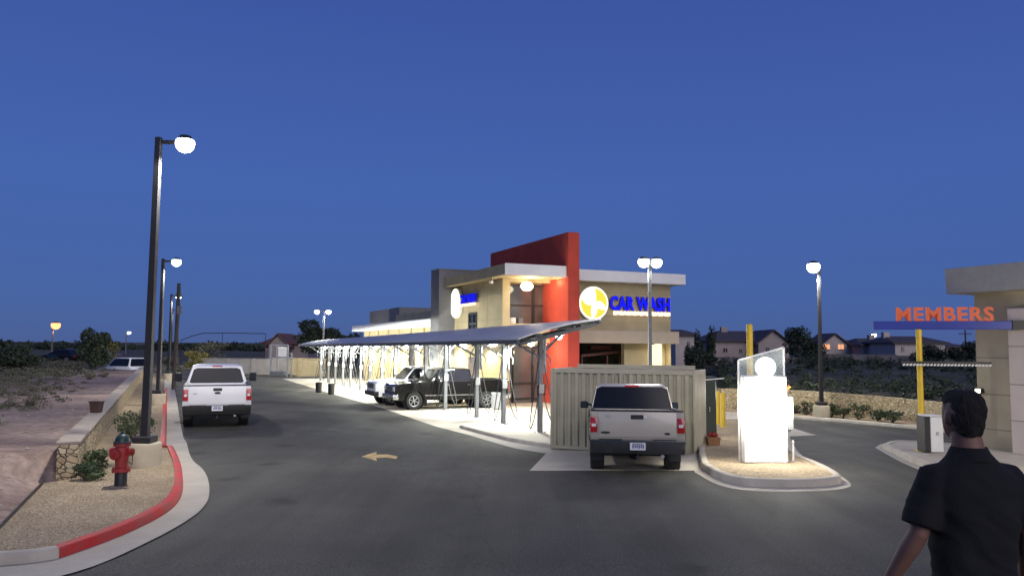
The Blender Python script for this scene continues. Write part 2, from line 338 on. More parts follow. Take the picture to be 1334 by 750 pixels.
M['blue_side'] = mat('blue_letter_side', (.03, .03, .5), .5, var=.05, scale=5)
M['sign_white'] = emit('white_sign_face', (1.0, .94, .76), 1.5)
M['sign_cream'] = emit('cream_sign_face', (1.0, .80, .58), 1.6)
M['sign_yellow'] = emit('yellow_sign_face', (.98, .86, .09), 1.0)
M['kiosk_white'] = emit('backlit_panel', (1.0, .99, .93), 2.4)
M['lamp_warm'] = emit('warm_lamp', (1.0, .86, .62), 9)
M['lit_panel'] = emit('lit_panel', (1.0, .90, .55), 1.5)  # pool of sconce light on the right front wall, as emission
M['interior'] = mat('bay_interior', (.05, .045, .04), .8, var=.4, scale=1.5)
M['pinkwall'] = mat('pale_render', (.62, .52, .48), .85, var=.05, scale=2, bump=.2, bscale=60)

LIGHTS = []
def point(loc, watts, col=(1, .95, .88), r=.12, parent=None, spot=None, aim=None, name='lamp_light', blend=.6):
    d = bpy.data.lights.new(name, 'SPOT' if spot else 'POINT'); d.energy = watts; d.color = col; d.shadow_soft_size = r
    if spot: d.spot_size = R(spot); d.spot_blend = blend
    o = bpy.data.objects.new(name, d); C.objects.link(o); o.location = loc
    if aim: o.rotation_euler = Vector(aim).to_track_quat('-Z', 'Y').to_euler()
    if parent: o.parent = parent
    return o
# ================================================================== THE GROUND
def inside(p, poly):
    x, y = p; c = False; n = len(poly)
    for i in range(n):
        x1, y1 = poly[i]; x2, y2 = poly[(i + 1) % n]
        if (y1 > y) != (y2 > y) and x < (x2 - x1) * (y - y1) / (y2 - y1) + x1: c = not c
    return c
def resample(path, step):
    out = [path[0]]
    for a, b in zip(path, path[1:]):
        L = math.dist(a, b); n = max(1, int(math.ceil(L / step)))
        for k in range(1, n + 1): out.append((a[0] + (b[0] - a[0]) * k / n, a[1] + (b[1] - a[1]) * k / n))
    return out
def drape(name, poly, off, m, step=.6, zf=g, kind='structure', rough=0):
    b = resample(list(poly) + [poly[0]], step)[:-1]; n = len(b)
    xs = [p[0] for p in b]; ys = [p[1] for p in b]; pts = [Vector(p) for p in b]
    y = min(ys) + step / 2
    while y < max(ys):
        x = min(xs) + step / 2
        while x < max(xs):
            q = (x + random.uniform(-.1, .1) * step, y + random.uniform(-.1, .1) * step)
            if inside(q, b): pts.append(Vector(q))
            x += step
        y += step
    v, e, f, *_ = delaunay_2d_cdt(pts, [], [list(range(n))], 1, 1e-4)
    me = bpy.data.meshes.new(name)
    me.from_pydata([(p.x, p.y, zf(p.x, p.y) + off + (rough * noise.noise(Vector((p.x * 1.7, p.y * 1.7, 0))) if rough and i >= n else 0)) for i, p in enumerate(v)], [], [tuple(q) for q in f])
    bm = bmesh.new(); bm.from_mesh(me); bmesh.ops.recalc_face_normals(bm, faces=bm.faces)
    if bm.faces and sum(q.normal.z for q in bm.faces) < 0: bmesh.ops.reverse_faces(bm, faces=bm.faces)
    bm.to_mesh(me); bm.free(); me.materials.append(m); me.shade_smooth()
    o = bpy.data.objects.new(name, me); C.objects.link(o); o['kind'] = kind
    return o
def kerb_run(name, path, m, w=.15, h=.15, step=.4, closed=False, base=-.05):
    p = resample(path, step); vs = []; fs = []; n = len(p)
    for i, q in enumerate(p):
        a = Vector(p[(i - 1) % n] if closed else p[max(i - 1, 0)]); b = Vector(p[(i + 1) % n] if closed else p[min(i + 1, n - 1)])
        d = (b - a).normalized(); nn = Vector((-d.y, d.x)); z = g(*q)
        for o_, zz in ((0, base), (.012, h - .02), (.035, h), (w, h), (w, base)):
            vs.append((q[0] + nn.x * o_, q[1] + nn.y * o_, z + zz))
    for i in range(n - (0 if closed else 1)):
        j = (i + 1) % n
        for k in range(5): fs.append((i * 5 + k, i * 5 + (k + 1) % 5, j * 5 + (k + 1) % 5, j * 5 + k))
    if not closed: fs += [(0, 1, 2, 3, 4), tuple((n - 1) * 5 + k for k in (4, 3, 2, 1, 0))]
    mb = MB(); mb.add(vs, fs); o = mb.build(name, m, smooth=50); o['kind'] = 'structure'
    return o
def offset(path, d):
    out = []
    for i, q in enumerate(path):
        a = Vector(path[max(i - 1, 0)]); b = Vector(path[min(i + 1, len(path) - 1)]); t = (b - a).normalized(); out.append((q[0] - t.y * d, q[1] + t.x * d))
    return out
def chaikin(p, k=2):
    for _ in range(k):
        q = [p[0]]
        for a, b in zip(p, p[1:]): q += [(a[0] * .75 + b[0] * .25, a[1] * .75 + b[1] * .25), (a[0] * .25 + b[0] * .75, a[1] * .25 + b[1] * .75)]
        p = q + [p[-1]]
    return p

# left kerb, face-bottom line, ordered from near to far (planter on its left-hand side)
K_grey = [(-16, 8.2), G(-60, 742), G(0, 738), G(40, 735), G(77, 729)]
K_red = [G(77, 729), G(150, 703), G(200, 680), G(228, 662), G(238, 645), G(239, 625), G(235, 607), G(226, 588)]
K_far = [W(24, .12), W(40, .2), W(56, .25), W(76, .25)]
K_red_s = chaikin(K_red, 2)
K_red_far = [K_red_s[-1]] + [W(21.5, .12), W(24, .14), W(40, .2), W(50, .22)]
K_all = chaikin(K_grey, 1) + K_red_s[1:] + K_red_far[1:] + [W(76, .25)]
gut_out = chaikin([(-16, 7.3), G(-60, 775), G(0, 768), G(90, 750), G(167, 720), G(233, 687), G(270, 660), G(274, 635), G(267, 613), G(248, 599), G(243, 575), W(24, .55), W(40, .62), W(76, .66)], 2)
asphalt_poly = [(-30, -12), (-30, 7.6), (-16, 7.7)] + offset(K_all, -.1)[3:] + [W(76, 16), W(60, 19), W(40, 29), (10, 46), (10, 38), (20, 30), (34, 12), (34, -12)]
# terrain -----------------------------------------------------------------
def sdist(x, y): return .68 * x + .733 * y
wall_px = [(915, 533), (940, 535), (975, 536), (1030, 539.5), (1080, 543), (1140, 548.5), (1200, 555), (1260, 562), (1330, 571)]
wl = [G(p[0], p[1]) for p in wall_px]
_ws = sorted((.733 * p[0] - .68 * p[1], sdist(*p)) for p in wl)
def wall_s(x, y):
    t = .733 * x - .68 * y
    if t <= _ws[0][0]: return _ws[0][1]
    for a, b in zip(_ws, _ws[1:]):
        if t <= b[0]: return a[1] + (b[1] - a[1]) * (t - a[0]) / (b[0] - a[0])
    return _ws[-1][1]
def terr(x, y):
    u, v = UV(x, y); z = g(x, y) - .09
    n = noise.noise(Vector((x * .12, y * .12, 3))); n2 = noise.noise(Vector((x * .5, y * .5, 7)))
    far = S((y - 78) / 20)
    if v < -1.2 and y > 5:
        bank = (.16 + .50 * S((u - 11.5) / 7)) * (S((-1.62 - v) / .12) if u > 17 else S((-1.75 - v) / 1.6) * .85 + .15) + .10 * n2 * S((-2.6 - v) / 2) + .25 * n * S((-6 - v) / 6)
        z = z + bank
    if u > 77.5: z = max(z, z + .3 * S((u - 77.5) / 8) * (1 - S((-v) / 2)))
    if x > 0 and x - .235 * y > 0:
        s = sdist(x, y) - wall_s(x, y) + 31.0
        z += (.93 + .12 * n + .05 * n2) * S((s - 31.12) / .45) * S((x - .235 * y) / 1.5) + .6 * S((s - 34) / 14) * S((x - .24 * y) / 3)
    if far: z = z * (1 - far) + (.55 + .25 * n) * far
    return z
us = [-14 + i for i in range(26)] + [12 + i * .5 for i in range(24)] + [24 + i for i in range(60)]
k = 84.
while k < 5000: us.append(k); k *= 1.09
us.append(5000)
vs_ = []; k = -42.
far_l = []
while k > -5000: far_l.append(k); k *= 1.12
vs_ += list(reversed(far_l + [-5000])) + [-41 + i for i in range(39)] + [-1.9, -1.72, -1.62, -1.5, -1.35, -1.0, 0, 1.5]
vs_ += [3 + i for i in range(60)]; k = 63.
while k < 5000: vs_.append(k); k *= 1.1
vs_.append(5000); vs_ = sorted(set(vs_)); us = sorted(set([-5000, -2000, -800, -300, -120, -60, -30, -20] + us))
tv = []; tf = []; nu, nv = len(us), len(vs_)
for a in us:
    for b in vs_:
        x, y = W(a, b); tv.append((x, y, terr(x, y)))
for i in range(nu - 1):
    for j in range(nv - 1): tf.append((i * nv + j, i * nv + j + 1, (i + 1) * nv + j + 1, (i + 1) * nv + j))
mb = MB(); mb.add(tv, tf); t = mb.build('ground', M['dirt']); t.data.shade_smooth()
t.data.materials.append(ground_mat('scrub_ground', [(.3, (.055, .060, .042)), (.5, (.10, .095, .07)), (.72, (.19, .165, .13))], .5, .95, fine_amt=.4, bump=.8, bscale=4, bdist=.12))
for p_ in t.data.polygons:
    x, y, _z = p_.center; u, v = UV(x, y); nn_ = 3 * noise.noise(Vector((x * .15, y * .15, 1)))
    if v < -9.5 + nn_ or y > 62 or (x - .235 * y > 0 and sdist(x, y) - wall_s(x, y) > 1.5): p_.material_index = 1; t['kind'] = 'structure'
if sum(p.normal.z for p in t.data.polygons) < 0: t.data.flip_normals()

drape('asphalt_road', asphalt_poly, 0, M['asphalt'], .8)
gp_in = K_all; go = gut_out
drape('concrete_gutter', [(-16, 7.3)] + go[1:] + list(reversed(K_all)), .02, M['concrete'], .3)
kerb_run('kerb_concrete', chaikin(K_grey, 1), M['curb_grey'])
kerb_run('kerb_red', K_red_s + K_red_far[1:], M['curb_red'])
kerb_run('kerb_concrete', [W(50, .22), W(76, .25)], M['curb_grey'])
edge = [W(10.2, -2.0), W(12, -1.95), W(16.6, -1.9), W(17.05, -1.45), W(76, -1.45)]
drape('gravel_bed', offset(K_all, .13)[0:] + list(reversed(edge)) + [(-16, 10.5)], .105, M['gravel'], .35, rough=.03)
# dark steel edging between gravel and dirt
mb = MB(); e_ = resample([W(9.6, -2.0), W(12, -1.96), W(16.5, -1.9)], .5)
for a, b in zip(e_, e_[1:]): mb.bar((a[0], a[1], g(*a) + .1), (b[0], b[1], g(*b) + .1), .02, .12)
o = mb.build('edging_strip', M['bronze']); tag(o, 'dark steel edging strip between the gravel bed and the bare dirt', 'edging')

# vacuum area concrete and container pad
edge_v = [W(71, 9.4), W(60, 9.35), W(45, 9.3), W(36, 9.35)] + [G(570, 556), G(610, 566), G(640, 575), G(672, 584), G(709, 590)]
apron = edge_v + [W(20.5, 12.0), W(20.5, 20), W(36, 27.5), W(60, 22), W(71, 20)]
drape('concrete_apron', apron, .004, M['concrete'], .8)
kerb_run("kerb_island", [G(598, 557), G(630, 566), G(662, 574), G(700, 581), G(716, 583)], M['curb_grey'], h=.10)
padz = [G(690, 613), G(712, 589.5), G(722, 582), G(905, 582), G(917, 590), G(909, 613)]
drape('container_pad', padz, .008, M['concrete'], .5)
# painted arrow on the asphalt (worn, on a little speed-bump sized patch)
ar = [G(471, 594.5), G(491, 588), G(490, 591.8), G(505, 591.6), G(518, 594), G(516, 597.5), G(504, 595.8), G(490, 596.2), G(491, 600)]
drape('road_marking', ar, .004, M['yellow_line'], .3)

# right-hand lane edge: kerb under the stone wall and gravel strip
wall_px = [(915, 533), (940, 535), (975, 536), (1030, 539.5), (1080, 543), (1140, 548.5), (1200, 555), (1260, 562), (1330, 571)]
kr_px = [(915, 539), (1000, 542.5), (1030, 545), (1100, 550), (1200, 559), (1334, 575)]
kr = [G(*p) for p in kr_px]
kr = [(kr[0][0] - 1.5, kr[0][1] + 1.0)] + kr
wl = [G(p[0], p[1]) for p in wall_px]
kerb_run('kerb_lane', kr, M['curb_grey'], h=.12)
drape('gravel_strip', offset(kr, .13) + list(reversed(wl)), .09, M['gravel'], .35, rough=.02)

# planted island under the kiosk
isl = [G(914, 612), G(930, 622), G(950, 630), G(984, 634.5), G(1053, 635), G(1090, 632), G(1100, 628), G(1072, 612), G(1036, 598), G(1026, 575), G(1015, 552), G(925, 549), G(922, 570), G(908, 588)]
ring = chaikin(isl + [isl[0]], 2)[:-1]
gi = [G(905, 615), G(928, 629), G(950, 636), G(984, 640), G(1053, 640.5), G(1098, 637.5), G(1114, 631), G(1076, 609), G(1042, 594), G(1032, 575), G(1021, 551), G(921, 547), G(917, 570), G(901, 590)]
drape('concrete_gutter', chaikin(gi + [gi[0]], 2)[:-1], .006, M['concrete'], .5)
kerb_run('kerb_island', ring, M['curb_grey'], closed=True, h=.15)
def shrink(poly, d):
    c = (sum(p[0] for p in poly) / len(poly), sum(p[1] for p in poly) / len(poly)); out = []
    n = len(poly)
    for i, q in enumerate(poly):
        a = Vector(poly[i - 1]); b = Vector(poly[(i + 1) % n]); t = (b - a).normalized(); out.append((q[0] - t.y * d, q[1] + t.x * d))
    return out
drape('gravel_bed', shrink(ring, .13), .12, M['gravel'], .3, rough=.02)
# small island of the gate on the right
isr = [G(1150, 584), G(1172, 596), G(1197, 607), G(1240, 622), G(1320, 640), G(1420, 650), G(1420, 600), G(1300, 588), G(1230, 582), G(1190, 579), G(1160, 579)]
ringr = chaikin(isr + [isr[0]], 2)[:-1]
gr_ = [G(1140, 583), G(1165, 598), G(1194, 611), G(1238, 627), G(1320, 646), G(1440, 656), G(1440, 595), G(1300, 584), G(1230, 578), G(1186, 575.5), G(1150, 576.5)]
drape('concrete_gutter', chaikin(gr_ + [gr_[0]], 2)[:-1], .006, M['concrete'], .5)
kerb_run('kerb_island', ringr, M['curb_grey'], closed=True, h=.13)
drape('concrete_pad', shrink(ringr, .13), .105, M['concrete'], .4)

# ================================================================== WALLS
def wall_along(name, path, th, h, m, capm=None, zf=None, label=None, cat='wall', base=-.2, lip=.03, caph=.06):
    p = resample(path, .8); root = empty(name, (p[0][0], p[0][1], g(*p[0])), 0, label, cat); ox, oy, oz = root.location
    mb = MB(); cp = MB(); n = len(p); vs = []; cs = []
    for i, q in enumerate(p):
        d = (Vector(p[min(i + 1, n - 1)]) - Vector(p[max(i - 1, 0)])).normalized(); nn = Vector((-d.y, d.x)); z = g(*q); hh = h(i / (n - 1)) if callable(h) else h
        for o_, zz in ((0, base), (0, hh), (th, hh), (th, base)): vs.append((q[0] + nn.x * o_ - ox, q[1] + nn.y * o_ - oy, z + zz - oz))
        for o_, zz in ((-lip, hh + .002), (-lip, hh + caph), (th + lip, hh + caph), (th + lip, hh + .002)): cs.append((q[0] + nn.x * o_ - ox, q[1] + nn.y * o_ - oy, z + zz - oz))
    fs = [(i * 4 + k, i * 4 + (k + 1) % 4, (i + 1) * 4 + (k + 1) % 4, (i + 1) * 4 + k) for i in range(n - 1) for k in range(4)] + [(0, 1, 2, 3), tuple((n - 1) * 4 + k for k in (3, 2, 1, 0))]
    mb.add(vs, fs); mb.build('stone_face', m, root)
    if capm: cp.add(cs, fs); cp.build('cap', capm, root, bevel=.01)
    return root
lw = [W(17.1, -1.42), W(30, -1.4), W(50, -1.4), W(74, -1.35)]
wall_along('retaining_wall', lw, .34, .72, M['stone'], M['cap'], label='low tan stone retaining wall between the dirt lot and the red kerb planter', base=-.15)
wall_along('retaining_wall', wl, .3, lambda t: 1.0 + .05 * math.sin(t * 6), M['stone'], None, label='long yellowish stone wall lit by lamps behind the right hand lane', base=-.15)

# ================================================================== TREES AND SHRUBS
def leafy(n, c, rad, size, seed=1, shell=.35, squash=1, lumps=None):
    rnd = random.Random(seed); mb = MB(); mb.leafy = True
    lumps = lumps or [(Vector((0, 0, 0)), 1.0)]
    for i in range(n):
        lc, lr = lumps[rnd.randrange(len(lumps))]
        d = Vector((rnd.gauss(0, 1), rnd.gauss(0, 1), rnd.gauss(0, 1))).normalized(); r = (1 - shell * rnd.random() ** 1.5) * lr * (0.9 + .25 * noise.noise(d * 2 + Vector((seed, 0, 0))))
        p = Vector(((lc.x + d.x * r) * rad[0] + c[0], (lc.y + d.y * r) * rad[1] + c[1], (lc.z + d.z * r) * rad[2] + c[2]))
        a = Vector((rnd.gauss(0, 1), rnd.gauss(0, 1), rnd.gauss(0, .7))).normalized(); b = a.cross(Vector((rnd.gauss(0, 1), rnd.gauss(0, 1), rnd.gauss(0, 1)))).normalized()
        s = size * rnd.uniform(.6, 1.4)
        mb.add([p - a * s, p + b * s * .45, p + a * s, p - b * s * .45], [(0, 1, 2, 3)])
    return mb
def lumpset(seed, k=7, spread=.55):
    rnd = random.Random(seed)
    return [(Vector((rnd.uniform(-spread, spread), rnd.uniform(-spread, spread), rnd.uniform(-spread, spread * 1.1))), rnd.uniform(.35, .6)) for _ in range(k)]
def shrub(x, y, z, r, h, seed, m, label, group=None, n=420, size=.05, name='shrub', cat='shrub'):
    root = empty(name, (x, y, z), random.random() * 6, label, cat, group)
    leafy(n, (0, 0, h * .52), (r, r, h * .52), size, seed, .5, lumps=lumpset(seed, 8)).build('foliage', m, root)
    st = MB(); rnd = random.Random(seed)
    for i in range(6):
        a = rnd.uniform(0, 6.28); st.tube([(0, 0, -.03), (math.cos(a) * r * .3, math.sin(a) * r * .3, h * .4), (math.cos(a) * r * .6, math.sin(a) * r * .6, h * .8)], [.018, .012, .006], 5)
    st.build('stem', M['bark'], root)
    return root
def tree(x, y, z, h, r, seed, m, label, name='tree', trunk=.35, n=2600, size=.2, th=None, group=None, k=11):
    root = empty(name, (x, y, z), 0, label, 'tree', group); rnd = random.Random(seed)
    lm = lumpset(seed, k, .62); cz = h * trunk + (h - h * trunk) * .5; rad = (r, r, h * (1 - trunk) * .5)
    leafy(n, (0, 0, cz), rad, size, seed, .45, lumps=lm).build('crown', m, root)
    tb = MB(); tr = th or h * .025; tb.tube([(0, 0, -.2), (.05 * r, 0, h * trunk * .6), (0, .05 * r, cz)], [tr * 1.4, tr, tr * .5], 8)
    for lc, lr in lm[:7]: tb.tube([(0, 0, h * trunk * .7), (lc.x * rad[0] * .5, lc.y * rad[1] * .5, cz + (lc.z * .5 - .3) * rad[2]), (lc.x * rad[0], lc.y * rad[1], cz + lc.z * rad[2])], [tr * .6, tr * .4, tr * .15], 6)
    tb.build('trunk', M['bark'], root)
    return root
def place(px, pyb, d): x = X_at(px, pyb, d); return x, terr(x, d)
# left: the round tree on the dirt lot, dark thicket at the frame edge
d_ = 62; x, z = place(124, 476, d_); tree(x, d_, z, 3.0, 1.1, 5, M['leaf_dark'], 'round dark leafy tree standing alone on the dirt lot at left', trunk=.12, n=5200, size=.13)
d_ = 58; x, z = place(12, 482, d_); tree(x, d_, z, 1.9, 2.3, 8, M['leaf_dark'], 'wide dark thicket tree at the left edge of the photo', name='mesquite_tree', trunk=.08, n=5200, size=.13)
d_ = 70; x, z = place(147, 480, d_); tree(x, d_, z, 2.6, .7, 9, M['leaf_yellow'], 'thin pale leafless looking tree between the round tree and the lamp pole', name='sapling', trunk=.3, n=300, size=.09)
for i, (px, d_, r, h) in enumerate([(255, 72, 1.1, 2.5), (225, 66, .8, 1.9), (272, 84, 1.8, 3.1)]):
    x, z = place(px, 490, d_); tree(x, d_, z, h * .85, r, 20 + i, M['leaf_yellow'] if i == 0 else M['leaf_grey'], ['yellow green tree beyond the white pickup', 'small grey green tree beside the dark utility pole', 'pale olive tree in front of the far block wall'][i], name='desert_tree', trunk=.25, n=1300, size=.1)
d_ = 92; x, z = place(424, 470, d_); tree(x, d_, z, 5.1, 2.9, 31, M['leaf_dark'], 'large dark evergreen tree behind the twin lamp pole', name='evergreen_tree', trunk=.15, n=5000, size=.2)
d_ = 96; x, z = place(452, 470, d_); tree(x, d_, z, 3.5, 2.0, 32, M['leaf_dark'], 'lower dark evergreen tree right of the larger one at the canopy end', name='evergreen_tree', trunk=.1, n=2600, size=.2)
# desert scrub left: stuff
rnd = random.Random(3); sc = MB(); sc.leafy = True
def scrub_into(mb, x, y, z, r, h, n, size, seed):
    l = leafy(n, (x, y, z + h * .42), (r, r, h * .6), size, seed, .7, lumps=lumpset(seed, 5)); mb.add(l.v, l.f)
cnt = 0
for i in range(3000):
    y = 14 + 95 * rnd.random() ** 1.5; x = -rnd.uniform(.33, .85) * y; u, v = UV(x, y)
    lim = -3.0 - max(0, (30 - u)) * .12
    if v > lim - rnd.uniform(0, 2.2) or u < 17: continue
    if v > -5.0 and rnd.random() < .35: continue
    r = rnd.uniform(.3, .8) * (1.0 if v < -6 else .55); 
    scrub_into(sc, x, y, terr(x, y), r, r * rnd.uniform(.45, .8), int(110 if y < 45 else 50), .035 if y < 45 else .075, i); cnt += 1
o = sc.build('desert_scrub', M['leaf_grey']); tag(o, 'low grey green desert scrub covering the vacant lot at left', 'scrub', kind='stuff')
sc = MB(); sc.leafy = True
for i in range(520):
    y = 30 + 60 * rnd.random(); x = rnd.uniform(.245, .80) * y; s = sdist(x, y) - wall_s(x, y) + 31.0
    if s < 32.0: continue
    r = rnd.uniform(.35, .9); scrub_into(sc, x, y, terr(x, y), r, r * rnd.uniform(.8, 1.3), 80, .09, i + 3000)
o = sc.build('desert_scrub', M['leaf_dark']); tag(o, 'dark bushes covering the slope above the right hand stone wall', 'scrub', kind='stuff')
# far line of low trees along the horizon
sc = MB(); sc.leafy = True
for i in range(420):
    y = rnd.uniform(240, 420); x = y * rnd.uniform(-.82, .82); r = rnd.uniform(4, 9)
    scrub_into(sc, x, y, .4, r, rnd.uniform(1.6, 3.6), 60, 1.0, i + 9000)
o = sc.build('far_treeline', M['leaf_dark']); tag(o, 'distant dark line of low trees along the horizon', 'tree line', kind='stuff')
# distant mesa ridge
mb = MB(); rp = []
for i in range(121):
    a = -1.15 + 2.3 * i / 120; x, y = math.sin(a) * 3600, math.cos(a) * 3600
    rp.append((x, y, 9 + 5 * noise.noise(Vector((a * 4, 0, 0)))))
vs2 = []
for x, y, z in rp: vs2 += [(x, y, -5), (x * 1.02, y * 1.02, z), (x * 1.12, y * 1.12, z * .8)]
mb.add(vs2, [f for i in range(120) for f in ((i * 3, i * 3 + 3, i * 3 + 4, i * 3 + 1), (i * 3 + 1, i * 3 + 4, i * 3 + 5, i * 3 + 2))])
o = mb.build('hills', M['leaf_grey']); o['kind'] = 'structure'
# loose stones on the dirt and along the edging
rnd = random.Random(12); rk = MB()
for i in range(1100):
    if i < 700: y = 10 + 30 * rnd.random() ** 1.3; x = -rnd.uniform(.50, .82) * y
    else: q = W(rnd.uniform(10.5, 17), -2.2 - abs(rnd.gauss(0, 1.4))); x, y = q
    u, v = UV(x, y)
    if v > -2.05: continue
    r = rnd.uniform(.012, .045) * (1.6 if rnd.random() < .08 else 1); z = terr(x, y) + r * .2
    t = [(x + r * rnd.uniform(.7, 1.2) * a, y + r * rnd.uniform(.7, 1.2) * b, z + r * .7 * c) for a, b, c in ((1, 0, 0), (0, 1, 0), (-1, 0, 0), (0, -1, 0), (0, 0, 1), (0, 0, -1))]
    rk.add(t, [(0, 1, 4), (1, 2, 4), (2, 3, 4), (3, 0, 4), (1, 0, 5), (2, 1, 5), (3, 2, 5), (0, 3, 5)])
o = rk.build('loose_stones', M['cap']); tag(o, 'small loose stones scattered over the bare pinkish dirt lot', 'stones', kind='stuff')
# shrubs by the walls
for i, (px, py, r, h, lb) in enumerate([(112, 625, .33, .34, 'dark green shrub at the near end of the stone wall by the hydrant'), (128, 612, .38, .4, 'spreading green shrub directly behind the red hydrant'), (172, 578, .42, .85, 'leafy shrub between the stone wall and the nearest lamp pole'), (183, 566, .35, .8, 'shrub just behind the nearest lamp pole base')]):
    x, y = G(px, py, .1); shrub(x, y, g(x, y) + .1, r, h, 50 + i, M['leaf'], lb, 'green shrubs along the left stone wall', n=900, size=.035)
for i, (px, py, r, h, lb) in enumerate([(1035, 538, .28, .35, 'tiny shrub left of the right hand lamp base'), (1052, 540, .38, .6, 'upright shrub just left of the right hand lamp base'), (1083, 543, .4, .55, 'shrub touching the right side of the lamp base'),
        (1098, 544, .5, .5, 'spreading shrub second right of the lamp base'), (1119, 546, .55, .6, 'widest shrub in the middle of the row by the stone wall'), (1144, 548, .4, .5, 'round shrub near the right end of the row'), (1163, 550, .5, .5, 'dry brownish shrub at the right end of the row')]):
    x, y = G(px, py, .1); shrub(x, y, g(x, y) + .09, r, h, 70 + i, M['leaf'], lb, 'shrubs along the right stone wall', n=420, size=.05)
# ================================================================== THE CAR WASH BUILDING (local x = across, y = along the drive)
def uvroot(name, u, v, z, label, cat, group=None):
    x, y = W(u, v); r = empty(name, (x, y, z), AR, label, cat, group); r['ou'] = 0
    return r, (v, u, z)
def ub(mb, name, m, root, org, **k):
    mb.v = [(p[0] - org[0], p[1] - org[1], p[2] - org[2]) for p in mb.v]
    return mb.build(name, m, root, **k)
def text_mesh(body, size, ext, off=0.0, spacing=1.0, align='CENTER'):
    c = bpy.data.curves.new('t', 'FONT'); c.body = body; c.size = size; c.extrude = ext; c.offset = off; c.space_character = spacing; c.align_x = align; c.resolution_u = 3
    o = bpy.data.objects.new('t', c); C.objects.link(o); dg = bpy.context.evaluated_depsgraph_get(); dg.update()
    me = bpy.data.meshes.new_from_object(o.evaluated_get(dg)); bpy.data.objects.remove(o)
    mb = MB(); mb.v = [tuple(v.co) for v in me.vertices]; mb.f = [tuple(p.vertices) for p in me.polygons]
    return mb
def xf(mb, M4): mb.v = [tuple(M4 @ Vector(p)) for p in mb.v]; return mb

uW = 37.0; gz = -.28
v1 = V_at(654, uW)
vR = V_at(874, uW)
uB = 35.0
vb0, vb1 = V_at(740, uB), V_at(755, uB)
uB1 = U_at(638, vb0)
zr = Zuv(800, 353, uW - .6, V_at(800, uW - .6)); 
bz_top = Zuv(741, 302, uB, vb0)
uF = 35.2                                     # front edge of the left roof overhang
vF = V_at(657, uF); zF = Zuv(657, 343, uF, vF); zFb = Zuv(657, 357.5, uF, vF)
uT = U_at(591, v1)
br, bo = uvroot('car_wash_building', uW, v1, gz, 'two storey beige car wash building with white flat roof edge and tall red blade wall', 'building')
STO = M['stucco']
# --- solid walls. Side wall runs from the corner back to the tower and on to the low wing.
mb = MB()
uE = 60.5
wt = zFb + .02
mb.box(v1, v1 + .35, uW, uT + 2.5, gz - .2, wt)                 # upper side wall
zs = Zuv(655, 436, uW, v1)                                       # first-floor level
# front wall around the recess: strip above the openings, corner pier
px_r = 716
vRc = vb0
mb.box(v1 + .35, vRc, uW + .002, uW + .3, Zuv(670, 367, uW, v1 + .8), wt)     # head over the recessed windows
mb.box(v1 + .002, v1 + .42, uW - .012, uW + .3, gz, wt - .01)                 # corner pier
mb.box(v1 + .42, vRc, uW + .01, uW + .3, Zuv(670, 446, uW, v1 + .8), Zuv(670, 421, uW, v1 + .8))   # spandrel
ub(mb, 'wall', STO, br, bo, bevel=.01)
# right-hand front wall (sign wall)
zb1, zb0 = Zuv(800, 430.5, 36.0, V_at(800, 36.0)), Zuv(800, 447, 36.0, V_at(800, 36.0))
mb = MB(); mb.box(vb1, vR, uW, uW + .35, zb1 - .3, wt + .1); mb.box(vR - .35, vR, uW + .35, uW + 11, gz, wt + .1)
mb.box(vb1, V_at(757, uW), uW + .4, uW + .7, gz, zb1); 
mb.box(V_at(813, uW + .4), V_at(848, uW + .4), uW + .4, uW + .72, gz, zb1)
mb.box(V_at(871, uW), vR, uW + .0, uW + .3, gz, zb1 - .305)
mb.box(vb1, vR, uW + 1.0, uW + 1.2, gz, gz + 1.25)
ub(mb, 'wall', STO, br, bo, bevel=.01)
vRb = V_at(885, 36.0)
mb = MB(); mb.box(vb1 + .02, vRb, 36.0, uW - .004, zb0, zb1); ub(mb, 'belt_canopy', mat('belt_stucco', (.46, .38, .28), .9, var=.05, scale=2, bump=.3, bscale=80), br, bo, bevel=.015)
# score lines in the stucco
mb = MB()
for z in (Zuv(800, 412, uW, V_at(800, uW)), Zuv(800, 381, uW, V_at(800, uW))): mb.box(vb1 + .02, vR - .02, uW - .004, uW + .02, z - .012, z + .012)
for z in (1.2, 2.6, 4.0, 5.3): mb.box(v1 - .004, v1 + .02, uW + .02, uT, z - .012, z + .012)
for u_ in (uW + 2, uW + 4, uW + 6): mb.box(v1 - .004, v1 + .02, u_ - .01, u_ + .01, gz, wt - .6)
ub(mb, 'score_line', mat('stucco_joint', (.30, .26, .19), .9), br, bo)
# dark tunnel opening right of the blade with machinery
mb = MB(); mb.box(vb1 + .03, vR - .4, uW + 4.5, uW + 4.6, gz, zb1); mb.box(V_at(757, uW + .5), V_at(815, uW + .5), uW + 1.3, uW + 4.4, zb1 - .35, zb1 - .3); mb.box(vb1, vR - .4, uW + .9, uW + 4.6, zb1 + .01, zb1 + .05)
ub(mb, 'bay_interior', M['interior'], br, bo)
mb = MB()
za = Zuv(780, 463, uW + 1.5, V_at(780, uW + 1.5)); zt_ = Zuv(780, 458, uW + 1.5, V_at(780, uW + 1.5))
mb.bar((V_at(757, uW + 1.4), uW + 1.4, za), (V_at(806, uW + 1.4), uW + 1.4, zt_), .12, .16); mb.bar((V_at(806, uW + 1.4), uW + 1.4, zt_ + .02), (V_at(822, uW + 1.4), uW + 1.4, za - .45), .12, .14)
mb.box(V_at(770, uW + 1.8), V_at(797, uW + 1.8), uW + 1.8, uW + 2.2, Zuv(780, 455, uW + 2, V_at(780, uW + 2)), Zuv(780, 450, uW + 2, V_at(780, uW + 2)))
for p in (757, 790, 806): mb.cyl((V_at(p, uW + 1.4) + .05, uW + 1.4, gz), (V_at(p, uW + 1.4) + .05, uW + 1.4, za - .02), .05)
